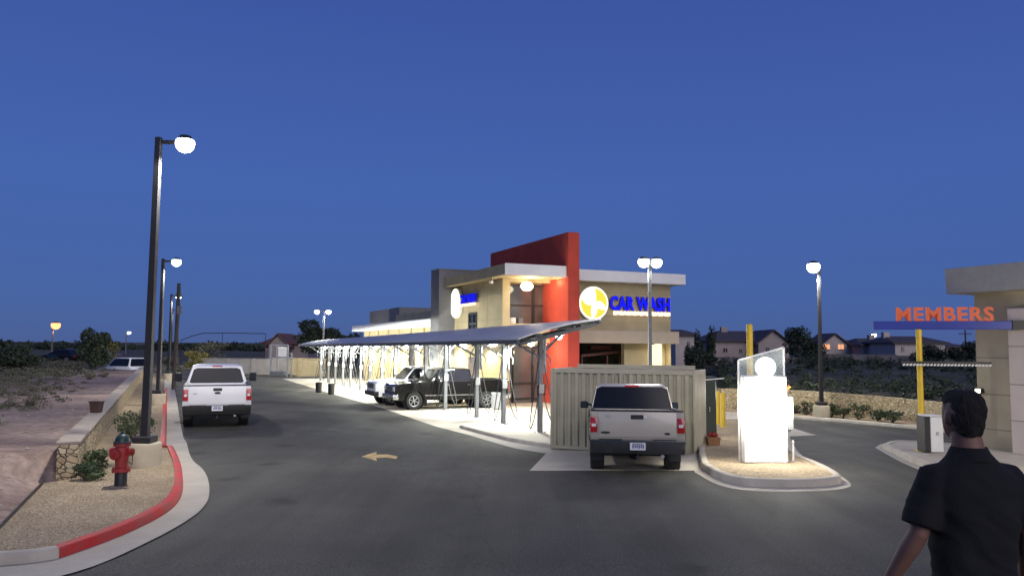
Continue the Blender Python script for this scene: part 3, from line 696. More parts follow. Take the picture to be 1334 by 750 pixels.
ub(mb, 'wash_gantry', mat('gantry_paint', (.16, .06, .045), .5, var=.3), br, bo, bevel=.01)
# wall sconce's glow on the wall, put in as an arched emissive sheet
cxL = V_at(858.5, uW + .3); hwL = (V_at(871, uW + .3) - V_at(846, uW + .3)) / 2; zt = Zuv(858, 447.5, uW, cxL)
pl = [(cxL - hwL, gz + .3), (cxL + hwL, gz + .3)] + [(cxL + hwL * math.cos(a), zt - hwL * .55 + hwL * .55 * math.sin(a)) for a in [math.pi * i / 10 for i in range(11)]]
mb = MB(); mb.extr([(p[0], uW + .36, p[1]) for p in pl], 0, (0, .06, 0)); ub(mb, 'sconce_glow', M['lit_panel'], br, bo)
point((cxL - bo[0], uW - .5 - bo[1], 2.0 - bo[2]), 25, (1, .85, .5), .2, br)
# --- recess: glazed wall set back behind the front plane
mb = MB(); ur = uW + .9
mb.box(v1 + .36, vRc, ur + .05, ur + .3, gz, wt)      # warm wall behind the glass
mb.box(v1 + .36, vRc, uW + .31, ur + .04, zs - .1, zs + .1)
ub(mb, 'recess_wall', STO, br, bo)
zt1, zb_ = Zuv(670, 371, ur, v1 + .8), Zuv(670, 421, ur, v1 + .8)
for (pa, pb, y0, y1) in ((656, 693, 371, 421), (695, 715, 369, 421)):
    a, b = V_at(pa, ur), V_at(pb, ur)
    mb = MB(); mb.box(a, b, ur, ur + .03, zb_, zt1); w = ub(mb, 'window', M['store_glass'], br, bo)
    mb = MB()
    for vv in (a, b): mb.box(vv - .04, vv + .04, ur - .05, ur + .04, zb_, zt1)
    for zz in (zb_, zt1, (zb_ + zt1) / 2 - .05): mb.box(a, b, ur - .045, ur + .035, zz - .04, zz + .04)
    f = ub(mb, 'frame', M['bronze'], w, (bo[0], bo[1], bo[2]))
# storefront below
z1s = Zuv(680, 452, ur, v1 + 1)
for (pa, pb) in ((656, 668), (668, 693), (694, 715)):
    a, b = V_at(pa, ur), V_at(pb, ur)
    mb = MB(); mb.box(a, b, ur, ur + .03, gz, z1s); w = ub(mb, 'shop_window', M['store_glass'], br, bo)
    mb = MB()
    for vv in (a, b): mb.box(vv - .04, vv + .04, ur - .05, ur + .04, gz, z1s)
    for zz in (gz + .2, z1s, gz + 1.0): mb.box(a, b, ur - .045, ur + .035, zz - .05, zz + .05)
    ub(mb, 'frame', M['bronze'], w, bo)
mb = MB(); zc = Zuv(660, 415, ur - .3, v1 + .5)
mb.cyl((V_at(667, uW + .45), uW + .45, zb_ - .2), (V_at(667, uW + .45), uW + .45, Zuv(667, 413.5, uW + .4, v1 + .5)), .20, n=20); ub(mb, 'roof_vent', M['white'], br, bo, smooth=40)
mb = MB(); mb.box(V_at(674, uW + .5), V_at(680, uW + .5), uW + .35, uW + .7, zb_ - .2, Zuv(677, 414, uW + .5, v1 + .7)); ub(mb, 'equipment_box', M['grey_paint'], br, bo, bevel=.01)
# small double window in the side wall
uw0, uw1 = U_at(611, v1), U_at(621, v1); za, zb = Zuv(616, 430, uw0, v1), Zuv(616, 409, uw0, v1)
mb = MB(); mb.box(v1 - .02, v1 + .02, min(uw0, uw1), max(uw0, uw1), za - .3, zb); w = ub(mb, 'window', M['glass'], br, bo)
mb = MB(); ua_, ub_ = min(uw0, uw1), max(uw0, uw1)
for uu in (ua_, (ua_ + ub_) / 2, ub_): mb.box(v1 - .05, v1 + .02, uu - .05, uu + .05, za - .3, zb)
for zz in (za - .3, (za + zb) / 2 - .1, zb): mb.box(v1 - .045, v1 + .02, ua_, ub_, zz - .05, zz + .05)
ub(mb, 'frame', M['bronze'], w, bo)
# ground-floor doors along the side wall
for (pa, pb) in ((611, 620), (573, 577), (536, 541)):
    a, b = sorted((U_at(pa, v1), U_at(pb, v1)))
    mb = MB(); mb.box(v1 - .04, v1 + .03, a, b, gz, gz + 2.3); d = ub(mb, 'door', M['brown'], br, bo, bevel=.01)
    mb = MB(); mb.box(v1 - .09, v1 - .045, a + .1, a + .18, gz + 1.0, gz + 1.15); ub(mb, 'handle', M['chrome'], d, bo)
# soffit / roofs
uBk = uW + 11
mb = MB()
mb.hexa([(vF, uF, zFb), (vb0 - .004, uF, zFb), (vb0 - .004, uBk, zFb), (vF, uT + 2.6, zFb)], [(vF, uF, zF), (vb0 - .004, uF, zF), (vb0 - .004, uBk, zF), (vF, uT + 2.6, zF)])
ub(mb, 'roof', STO, br, bo, bevel=.01)
mb = MB(); mb.box(vF - .004, vb0 - .006, uF - .03, uF - .003, zFb + .0, zF + .02); ub(mb, 'fascia', M['white_metal'], br, bo)
uR = 36.3; vRe = V_at(894, uR); zRt = Zuv(893, 357.5, uR, vRe); zRb = Zuv(893, 371, uR, vRe)
mb = MB(); mb.box(vb1 + .003, vRe, uR, uBk, zRb, zRt); ub(mb, 'roof', M['white_metal'], br, bo, bevel=.015)
# red blade wall
mb = MB(); mb.box(vb0, vb1, uB, uB1, gz - .1, bz_top); ub(mb, 'blade_wall', M['stucco_red'], br, bo, bevel=.02)
# grey stair tower
uta = U_at(592, v1); vta = V_at(571, uta); utb = U_at(560.5, vta); ztw = Zuv(575, 351, uta, vta)
mb = MB(); mb.box(vta, v1 + 1.6, uta, utb, gz - .1, ztw); ub(mb, 'stair_tower', M['stucco_grey'], br, bo, bevel=.02)
mb = MB(); mb.box(vta - .03, v1 + 1.63, uta - .03, utb + .03, ztw, ztw + .06); ub(mb, 'coping', M['stucco_grey'], br, bo)
# low wing beyond the tower: wall, white fascia, set-back parapets
vw = v1 + .02; ue = U_at(474, vw); zf1, zf0 = Zuv(530, 420.5, (utb + ue) / 2, vw), Zuv(530, 429, (utb + ue) / 2, vw)
mb = MB(); mb.box(vw, vw + .35, utb, ue, gz - .2, zf0 + .02); mb.box(vw, vw + 8, ue - .35, ue, gz - .2, zf0 + .02)
for i in range(7):
    u_ = utb + 1.3 + i * (ue - utb - 2) / 6.5; mb.box(vw - .12, vw - .002, u_, u_ + .7, gz, zf0)
ub(mb, 'wing_wall', STO, br, bo, bevel=.01)
mb = MB(); mb.box(vw - .9, vw + 8, utb, ue + .6, zf0, zf1); ub(mb, 'wing_roof', M['white_metal'], br, bo, bevel=.015)
pv = v1 + 2.0; u0p, u1p = utb + .5, U_at(515, pv); zp = Zuv(540, 404.5, (u0p + u1p) / 2, pv)
mb = MB(); mb.box(pv, pv + 5, u0p, u1p, zf1, zp); ub(mb, 'parapet', STO, br, bo, bevel=.01)
u2p = U_at(481, pv + .3); zp2 = Zuv(490, 405, u2p - 2, pv + .3)
mb = MB(); mb.box(pv + .3, pv + 5, u1p + .01, u2p, zf1, zp2); ub(mb, 'parapet', M['stucco_grey'], br, bo, bevel=.01)
# security camera at the eave
ucm = U_at(636, vF); zcm = Zuv(636, 368, ucm, vF)
mb = MB(); mb.cyl((vF + .2, ucm, zFb), (vF + .2, ucm, zcm + .1), .03); mb.cyl((vF + .25, ucm + .1, zcm + .05), (vF - .05, ucm - .3, zcm), .09, .07); ub(mb, 'camera_dome', M['white'], br, bo)
# soffit lamp in the entrance recess, and a small orange lamp added to brighten the blade side
def lampball(px, py, u, r, watts, col, name='soffit_lamp', m=None):
    v = V_at(px, u); z = Zuv(px, py, u, v); mb = MB(); mb.lathe([(.01, -r * .7), (r * .6, -r * .55), (r, 0), (r * .7, r * .5), (.02, r * .7)], 16, (v, u, z)); ub(mb, name, m or M['lamp_warm'], br, bo, smooth=60)
    point((v - bo[0], u - bo[1] - r - .1, z - bo[2] - r * .2), watts, col, .12, br)
lampball(686, 373, uW - .35, .34, 110, (1, .80, .52))  # ball enlarged to the size of the lamp's glare
lampball(727, 368, uB + 1.2, .06, 260, (1, .60, .28), m=M['sign_cream'])
point((V_at(700, uW - .8) - bo[0], uW - .8 - bo[1], 2.3 - bo[2]), 130, (1, .88, .62), .2, br)
# wall lamps of the side wall, above the doors
for px in (640, 600, 566, 545, 528, 512, 498, 486):
    u = U_at(px, v1); z = 2.7
    mb = MB(); mb.box(v1 - .16, v1 - .002, u - .12, u + .12, z - .05, z + .18); w = ub(mb, 'wall_lamp', M['bronze'], br, bo)
    mb = MB(); mb.box(v1 - .15, v1 - .02, u - .1, u + .1, z - .075, z - .052); ub(mb, 'lens', M['lamp_warm'], w, bo)
    point((v1 - .5 - bo[0], u - bo[1], z - .1 - bo[2]), 480, (1, .90, .55), .12, br, spot=150, aim=(-.15, 0, -1), blend=.3)

# --- signs (things of their own: they hang on the building)
def disc_sign(name, loc, rz, r, label, sub=True):
    root = empty(name, loc, rz, label, 'sign', 'round logo signs of the car wash')
    mb = MB(); mb.lathe([(r * .985, -.0), (r, -.02), (r, -.16), (r * .98, -.18)], 40, axis='y'); mb.v = [(p[0], p[1] - .0, p[2]) for p in mb.v]; mb.build('can', M['white'], root, smooth=40)
    mb = MB(); mb.lathe([(.001, 0), (r * .97, 0), (r * .97, .012), (.001, .012)], 40, axis='y'); mb.v = [(p[0], p[1] - .012, p[2]) for p in mb.v]; f = mb.build('face', M['sign_white'], root)
    for a, wa, dp in ((-14, 100, .52), (166, 92, .50), (272, 60, .34)) if sub else ():
        mb = MB(); pts = []
        for i in range(13): t = i / 12; pts.append((r * .86 * math.cos(R(a + wa * t)), -.026, r * .86 * math.sin(R(a + wa * t))))
        for i in range(13): t = i / 12; q = r * (.84 - dp * math.sin(math.pi * t) ** .7 * (1 + .35 * math.sin(5 * t))); pts.append((q * math.cos(R(a + wa - wa * t)), -.026, q * math.sin(R(a + wa - wa * t))))
        mb.extr(pts, 0, (0, -.012, 0)); mb.build('logo_petal', M['sign_yellow'], f)
    return root
zl0, zl1 = 404.5, 386.5
def car_wash_sign(px0, px1, py0, py1, u=None, v=None, label=''):
    if u is not None:
        a, b = V_at(px0, u), V_at(px1, u); mid = (a + b) / 2; x, y = W(u - .18, mid); z0, z1 = Zuv((px0 + px1) / 2, py0, u, mid), Zuv((px0 + px1) / 2, py1, u, mid); wd = b - a; rz = AR
    else:
        a, b = U_at(px0, v), U_at(px1, v); mid = (a + b) / 2; x, y = W(mid, v - .18); z0, z1 = Zuv((px0 + px1) / 2, py0, mid, v), Zuv((px0 + px1) / 2, py1, mid, v); wd = abs(b - a); rz = AR - math.pi / 2
    root = empty('car_wash_sign', (x, y, z0), rz, label, 'sign', 'CAR WASH letter signs')
    h = z1 - z0
    t = text_mesh('CAR WASH', 1, .05, .045, 1.08); xs = [p[0] for p in t.v]; ys = [p[1] for p in t.v]; sx = wd / (max(xs) - min(xs)); sy = h / max(ys)
    cx = (max(xs) + min(xs)) / 2
    side = MB(); side.v = [((p[0] - cx) * sx, .06 - p[2] * 1.2, p[1] * sy) for p in t.v]; side.f = list(t.f); side.build('letters', M['blue_side'], root)
    t2 = text_mesh('CAR WASH', 1, .004, .035, 1.08); f = MB(); f.v = [((p[0] - cx) * sx, -.012 - p[2], p[1] * sy) for p in t2.v]; f.f = list(t2.f); f.build('letter_face', M['blue_neon'], root)
    # cream script line under the letters: a wavy lit strip, unreadable in the photograph
    sb = MB(); n = 46; hh = h * .30
    top = []; bot = []
    for i in range(n + 1):
        q = -wd * .45 + wd * .95 * i / n; w_ = .5 + .5 * math.sin(i * 1.9) * math.cos(i * .7)
        top.append((q, -.02, -h * .12 + hh * .12 * math.sin(i * 2.3))); bot.append((q, -.02, -h * .12 - hh * (.75 + .35 * w_)))
    for i in range(n): sb.slab([bot[i], bot[i + 1], top[i + 1], top[i]], .05)
    sb.build('script_line', M['sign_cream'], root)
    return root
car_wash_sign(793, 871, 404, 386.5, u=uW, label='lit blue CAR WASH letters on the front wall beside the big round logo')
ud = uW - .05; dv = V_at(771.5, ud); x, y = W(uW - .21, dv); rd = (V_at(791, ud) - V_at(752, ud)) / 2
disc_sign('logo_disc', (x, y, Zuv(771.5, 395, ud, dv)), AR, rd * 1.0, 'glowing white round logo disc with yellow patches left of the blue CAR WASH letters')
ud = U_at(597, v1); x, y = W(ud, v1 - .21); disc_sign('logo_disc', (x, y, Zuv(597, 395, ud, v1)), AR - math.pi / 2, rd * .97, 'white round logo disc seen edge on beside the grey stair tower', sub=False)
car_wash_sign(602.5, 623, 394, 383, v=v1, label='small blue lit sign on the side wall next to the edge on logo disc')

# ================================================================== VACUUM CANOPY
vp_ = 11.75; gza = -.28
gnd = lambda u, v: g(*W(u, v))
posts_px = [703.6, 656, 621, 580, 554, 534, 514, 497, 481, 469, 456, 446, 436, 427, 417]
pu = [U_at(p, vp_, 520) for p in posts_px]
u0c = U_at(782, vp_ + 1.62) ; u0c = 23.3; u1c = pu[-1] + 3
def edge_z(py0, px0, u, v): return Zuv(px0, py0, u, v)
cr_, co = uvroot('vacuum_canopy', pu[7], vp_, 0, 'long grey sloping shade canopy over the row of vacuum stations', 'canopy')
M['canopy_steel'] = mat('canopy_steel', (.05, .055, .065), .5, var=.1)
M['hose'] = mat('grey_hose', (.10, .105, .11), .6, var=.15)
ve0, ve1 = V_at(675, u0c), V_at(783, u0c)
zA, zB = Zuv(675, 440.5, u0c, ve0), Zuv(783, 414.5, u0c, ve1)
zC, zD = zA - .20, zB - .42
def canz(u, v): 
    t = (u - u0c) / (u1c - u0c); s = (v - ve0) / (ve1 - ve0)
    a = zA * (1 - t) + zC * t; b = zB * (1 - t) + zD * t; return a + (b - a) * s + .10 * math.sin(math.pi * s)
mb = MB(); nu_, nv_ = 16, 8; vs2 = []
for k in (0, 1):
    for i in range(nu_ + 1):
        for j in range(nv_ + 1):
            u = u0c + (u1c - u0c) * i / nu_; v = ve0 + (ve1 - ve0) * j / nv_; vs2.append((v, u, canz(u, v) - .05 * k))
n1 = (nu_ + 1) * (nv_ + 1); id_ = lambda k, i, j: k * n1 + i * (nv_ + 1) + j; fs = []
for i in range(nu_):
    for j in range(nv_): fs += [(id_(0, i, j), id_(0, i, j + 1), id_(0, i + 1, j + 1), id_(0, i + 1, j)), (id_(1, i, j), id_(1, i + 1, j), id_(1, i + 1, j + 1), id_(1, i, j + 1))]
for i in range(nu_): fs += [(id_(0, i, 0), id_(0, i + 1, 0), id_(1, i + 1, 0), id_(1, i, 0)), (id_(0, i, nv_), id_(1, i, nv_), id_(1, i + 1, nv_), id_(0, i + 1, nv_))]
for j in range(nv_): fs += [(id_(0, 0, j), id_(1, 0, j), id_(1, 0, j + 1), id_(0, 0, j + 1)), (id_(0, nu_, j), id_(0, nu_, j + 1), id_(1, nu_, j + 1), id_(1, nu_, j))]
mb.add(vs2, fs); ub(mb, 'roof_panel', M['roof_sheet'], cr_, co, smooth=40)
mb = MB()
for v in (ve0 + .02, ve1 - .02): mb.bar((v, u0c + .02, canz(u0c, v) - .12), (v, u1c - .02, canz(u1c, v) - .12), .1, .13)
for v in (vp_ - .7, vp_ + .7): mb.bar((v, u0c + .1, canz(u0c, v) - .14), (v, u1c - .1, canz(u1c, v) - .14), .08, .15)
ub(mb, 'edge_beam', M['canopy_steel'], cr_, co)
for u in pu + [u0c + .15]:
    mb = MB(); mb.bar((ve0 + .1, u, canz(u, ve0) - .19), (ve1 - .1, u, canz(u, ve1) - .19), .09, .1); ub(mb, 'cross_rafter', M['canopy_steel'], cr_, co)
# lights under the canopy
for i, px in enumerate([728, 692, 643, 604, 546, 530, 505, 491.6, 478, 464, 452, 441, 432, 424]):
    v = vp_ + (.75 if i != 1 else .35); v = ve1 - .25 if i == 0 else v; u = max(U_at(px, v, 445), u0c + .35); z = Zuv(px, [438, 447, 446, 450, 450][min(i, 4)], u, v)
    mb = MB(); mb.cyl((v, u, z + .1), (v, u, canz(u, v) - .04), .02, n=6); mb.box(v - .16, v + .16, u - .16, u + .16, z + .05, z + .12); w = ub(mb, 'canopy_lamp', M['white'], cr_, co, bevel=.01)
    mb = MB(); rl = .13 if i < 2 else .2; mb.lathe([(.02, -rl * .9), (rl * .75, -rl * .6), (rl, 0), (rl * .8, .045)], 14, (v, u, z)); ub(mb, 'lens', M['lens'], w, co, smooth=60)  # far lenses enlarged so their shape stands for the glow
    point((v - co[0], u - co[1], z - .3 - co[2]), 60 if i < 2 else 320, (.97, 1.0, .92), .1, cr_)
    if 0 < i < 9: point((v + .2 - co[0], u + 1.2 - co[1], z - .05), 1100, (.98, 1.0, .90), .15, cr_, spot=150, aim=(0, 0, -1), blend=.4)  # extra spots without fixtures, added to whiten the vacuum floor

# ---- vacuum posts
def vac_post(u):
    x, y = W(u, vp_); z = g(x, y); root = empty('vacuum_post', (x, y, z), AR, '', 'vacuum post', 'grey vacuum posts under the canopy')
    H = canz(u, vp_) - z - .22
    mb = MB(); mb.box(-.075, .075, -.075, .075, .02, H); mb.build('post', M['grey_paint'], root, bevel=.01)
    mb = MB(); mb.box(-.15, .15, -.15, .15, 0, .02)
    for a in (-.11, .11):
        for b in (-.11, .11): mb.cyl((a, b, .02), (a, b, .05), .015, n=6)
    mb.build('base_plate', M['grey_metal'], root)
    for s in (-1, 1):
        mb = MB(); zz = canz(u, vp_ + s * 1.0) - z - .24; mb.bar((s * .06, 0, H - .75 + .06 * s), (s * 1.0, 0, zz), .07, .07); mb.build('brace_arm', M['grey_paint'], root)
    mb = MB(); mb.cyl((.16, -.02, H - 1.35), (.16, -.02, H - .1), .055, n=12); mb.cyl((.16, -.02, H - .75), (0, -.02, H - .75), .03); b = mb.build('vacuum_pipe', M['grey_metal'], root, smooth=40)
    for k, s in enumerate((-1, 1)):
        hx = s * .22; zt = H - .95 - .1 * k
        mb = MB(); pts = []
        low = .18 + .04 * k; w_ = .36 + .08 * k
        for i in range(22):
            t = i / 21; a = math.pi * t
            pts.append((s * (.12 + w_ * math.sin(a) * (1 - .25 * t)), -.08 - .05 * math.sin(a), zt * (1 - t) ** 1.0 + 1.25 * t - (zt * .5 + .6 - low) * math.sin(a) ** .8 + 0))
        mb.tube(pts, .018, 7); mb.build('hose', M['black'] if s < 0 else M['hose'], root, smooth=60)
        mb = MB(); mb.cyl((s * .12, -.08, 1.25), (s * .12, -.1, 1.62), .028, .045); mb.build('nozzle', M['black'], root)
        mb = MB(); mb.bar((s * .08, -.03, H - .35 - .2 * k), (s * .34, -.1, H - .75 - .15 * k), .035, .035); mb.bar((s * .34, -.1, H - .75 - .15 * k), (s * .30, -.12, H - 1.1), .03, .03); mb.build('hose_boom', M['grey_paint'], root)
    mb = MB(); mb.box(-.1, .1, -.13, -.08, 1.32, 1.62); mb.build('control_box', M['grey_metal'], root, bevel=.008)
    return root
ords = ['nearest the tan container', 'second from the tan container', 'third from the tan container', 'just in front of the black pickup bed', 'between the black pickup and the white pickup',
        'just beyond the white pickup nose', 'seventh from the container', 'eighth from the container', 'ninth from the container', 'tenth from the container', 'eleventh from the container', 'fourth from the far end', 'third from the far end', 'second from the far end', 'at the far end of the canopy']
proto = None
for i, u in enumerate(pu):
    o = vac_post(u)
    o['label'] = 'grey steel vacuum post with hanging hoses, ' + ords[i]

# ================================================================== LAMP POLES
def lamp_pole(x, y, z, H, heads, label, ped=.55, pr=.3, r=.075, hr=.2, power=900, col=(1, .965, .88), m=None, lean=0, arm=.55, group='parking lot lamp poles', lensm=None):
    root = empty('lamp_pole', (x, y, z), 0, label, 'lamp pole', group); m = m or M['bronze']
    if ped:
        mb = MB(); mb.lathe([(pr, -.2), (pr, ped - .03), (pr - .02, ped)], 24); mb.build('concrete_base', M['pole_conc'], root, smooth=40)
        mb = MB(); mb.box(-.19, .19, -.19, .19, ped, ped + .14); mb.build('base_cover', m, root, bevel=.02)
    mb = MB(); mb.hexa([(-r, -r, ped), (r, -r, ped), (r, r, ped), (-r, r, ped)], [(-r * .8 + lean, -r * .8, H), (r * .8 + lean, -r * .8, H), (r * .8 + lean, r * .8, H), (-r * .8 + lean, r * .8, H)]); mb.build('pole', m, root, bevel=.008)
    for (dx, dy) in heads:
        d = Vector((dx, dy, 0)).normalized(); L = math.hypot(dx, dy)
        mb = MB(); mb.bar(Vector((lean, 0, H - .1)), Vector((lean, 0, H - .1)) + d * max(.06, L - .15), .07, .07); mb.build('arm', m, root)
        c = Vector((lean, 0, H - .08)) + d * L
        mb = MB(); mb.lathe([(.02, .5 * hr + .05), (hr * .6, .42 * hr + .04), (hr * .85, .25 * hr), (hr * .9, .02), (.02, .01)], 18, tuple(c)); h = mb.build('lamp_head', m, root, smooth=40)
        mb = MB(); mb.lathe([(hr * .9, .18 * hr), (hr * 1.02, .0), (hr * 1.05, -.3 * hr), (hr * .95, -.75 * hr), (hr * .62, -1.15 * hr), (.01, -1.35 * hr)], 20, tuple(c)); mb.build('lens', lensm or M['lens'], h, smooth=60)  # lens swollen into a drop to stand for the lamp's bloom
        if power: point(c + Vector((0, 0, -1.35 * hr - .12)), power, col, .18, root, spot=168, aim=(0, 0, -1), blend=.25)
    return root
x, y = G(187.5, 607, .1); Hh = Z_at(206, 181, y) - g(x, y); lean0 = X_at(207, 181, y) - x
lamp_pole(x, y, g(x, y) + .03, Hh, [(X_at(241, 190, y) - x - lean0, 0)], 'tallest nearest dark lamp pole on a round concrete base by the red kerb', hr=.185, power=1500, lean=lean0, pr=.33)
def lp(pxb, d, pyt, pxh, pyh, label, power, **k):
    x = X_at(pxb, 500, d); z = g(x, d) + .03; xt = X_at(pxh, pyh, d); H = Z_at(pxb, pyt, d) - z
    return lamp_pole(x, d, z, H, [(xt - x, 0)], label, power=power, **k)
lp(206.5, 33, 337, 230, 339, 'second dark lamp pole along the red kerb, beside a round concrete base', 1100, hr=.18)
lp(219, 56, 383, 232.5, 386, 'third lamp pole along the left kerb, left of the wooden utility pole', 800, hr=.2)
lp(221, 82, 402, 233.5, 404, 'fourth, short looking lamp pole seen beside the wooden utility pole', 600, hr=.2)
# utility pole
x = X_at(226.5, 500, 46); z = g(x, 46); r_ = empty('utility_pole', (x, 46, z), 0, 'dark wooden utility pole standing among the left lamp poles', 'utility pole')
Hu = Z_at(228, 369, 46) - z
mb = MB(); mb.cyl((0, 0, -.2), (.08, 0, Hu), .13, .1, 12); mb.build('pole', M['wood_pole'], r_, smooth=40)
mb = MB(); mb.box(-.1, .26, -.06, .06, Hu - .8, Hu - .65); mb.cyl((.2, 0, Hu - .65), (.2, 0, Hu - .5), .04); mb.box(.05, .25, -.12, .12, Hu - 1.8, Hu - 1.3); mb.build('transformer_box', M['grey_paint'], r_)
# twin-head pole at the far end of the lot
d = 74; x = X_at(420, 500, d); zz = g(x, d); H = Z_at(420, 404, d) - zz
lamp_pole(x, d, zz, H, [(X_at(413, 405, d) - x, 0), (X_at(428, 405, d) - x, 0)], 'twin headed lamp pole in front of the dark evergreen tree', hr=.22, power=900, m=M['grey_paint'])
# twin-head pole behind the tan container
d = 25.5; x = X_at(847, 470, d); zz = g(x, d); H = Z_at(847, 336, d) - zz
lamp_pole(x, d, zz, H, [(X_at(838.5, 333, d) - x, .0), (X_at(856, 331, d) - x, .12)], 'twin headed lamp pole rising behind the tan container', hr=.175, power=200, r=.06, m=M['grey_paint'], arm=.3)
# right lane pole
x, y = G(1070.5, 543, .1); y = y; H = Z_at(1068, 344, y) - g(x, y)
lamp_pole(x, y, g(x, y) + .03, H, [(X_at(1058.5, 350, y) - x, -.1)], 'single lamp pole on a concrete base before the right stone wall', hr=.25, power=1700, r=.07, pr=.34, m=M['bronze'])
# orange lamp far left
d = 105; x = X_at(67, 468, d); zz = terr(x, d); H = Z_at(67, 421, d) - zz
lamp_pole(x, d, zz, H, [(.35, 0)], 'distant sodium street lamp glowing orange at far left', ped=0, hr=.55, power=120, col=(1, .5, .2), m=M['grey_paint'], lensm=M['lens_warm'], r=.07, group='distant street lamps')
d = 160; x = X_at(164, 455, d); zz = terr(x, d); H = Z_at(164, 432, d) - zz
lamp_pole(x, d, zz, H, [(.5, 0)], 'faint distant street lamp between the round tree and the tall lamp pole', ped=0, hr=.3, power=0, m=M['grey_paint'], r=.1, group='distant street lamps')
d = 190; x = X_at(1137, 455, d); zz = terr(x, d); H = Z_at(1137, 435, d) - zz
lamp_pole(x, d, zz, H, [(.4, 0)], 'distant white street lamp left of the MEMBERS beam', ped=0, hr=.5, power=0, m=M['grey_paint'], r=.1, group='distant street lamps')
# ================================================================== VEHICLES (local: x right, y forward from the rear bumper, z up)
def paint(name, c, metal=.0, rough=.3): return mat(name, c, rough, metal=metal, var=.05, scale=1.5, coat=.5)
def wheel(root, x, y, r, w, rimm, name='wheel', spokes=6, rr=.62):
    s = 1 if x > 0 else -1
    mb = MB(); mb.lathe([(r * rr, -w / 2), (r * .9, -w / 2), (r, -w * .36), (r, w * .36), (r * .9, w / 2), (r * rr, w / 2), (r * rr, -w / 2)], 32, (x, y, r), axis='x', cap=False); mb.cyl((x - s * w * .1, y, r), (x + s * w * .12, y, r), r * rr * .98, n=24); t = mb.build(name, M['rubber'], root, smooth=40)
    mb = MB(); o_ = x + s * w * .36
    mb.lathe([(r * rr, -w * .46), (r * rr * 1.01, w * .46), (r * rr * .9, w * .44), (r * rr * .88, w * .2)], 28, (x, y, r), axis='x', cap=False) if s > 0 else mb.lathe([(r * rr * .88, -w * .2), (r * rr * .9, -w * .44), (r * rr * 1.01, -w * .46), (r * rr, w * .46)], 28, (x, y, r), axis='x', cap=False)
    for i in range(spokes):
        a = 2 * math.pi * i / spokes + .3; c, d = math.cos(a), math.sin(a)
        mb.bar((o_, y + c * r * .08, r + d * r * .08), (o_ - s * .02, y + c * r * rr * .95, r + d * r * rr * .95), r * .16, .03)
    mb.cyl((o_ - s * .03, y, r), (o_ + s * .02, y, r), r * .15, n=14); mb.build('rim', rimm, t, smooth=30)
def quadpt(q, s, t): return (Vector(q[0]) * (1 - s) + Vector(q[1]) * s) * (1 - t) + (Vector(q[3]) * (1 - s) + Vector(q[2]) * s) * t
def pane(root, q, name='window', ins=(.05, .05, .08, .08), m=None, off=.004, th=.012, split=None, rad=True):
    """a pane set on the outward face q (counter-clockwise seen from outside)"""
    a, b, c, d = ins; n = (Vector(q[1]) - Vector(q[0])).cross(Vector(q[3]) - Vector(q[0])).normalized()
    k = .06; pts = [(a + k, c), (1 - b - k, c), (1 - b, c + k), (1 - b, 1 - d - k * 1.4), (1 - b - k, 1 - d), (a + k, 1 - d), (a, 1 - d - k * 1.4), (a, c + k)]
    mb = MB(); mb.extr([quadpt(q, *p) + n * (off - th) for p in pts], 0, n * th); return mb.build(name, m or M['glass'], root)
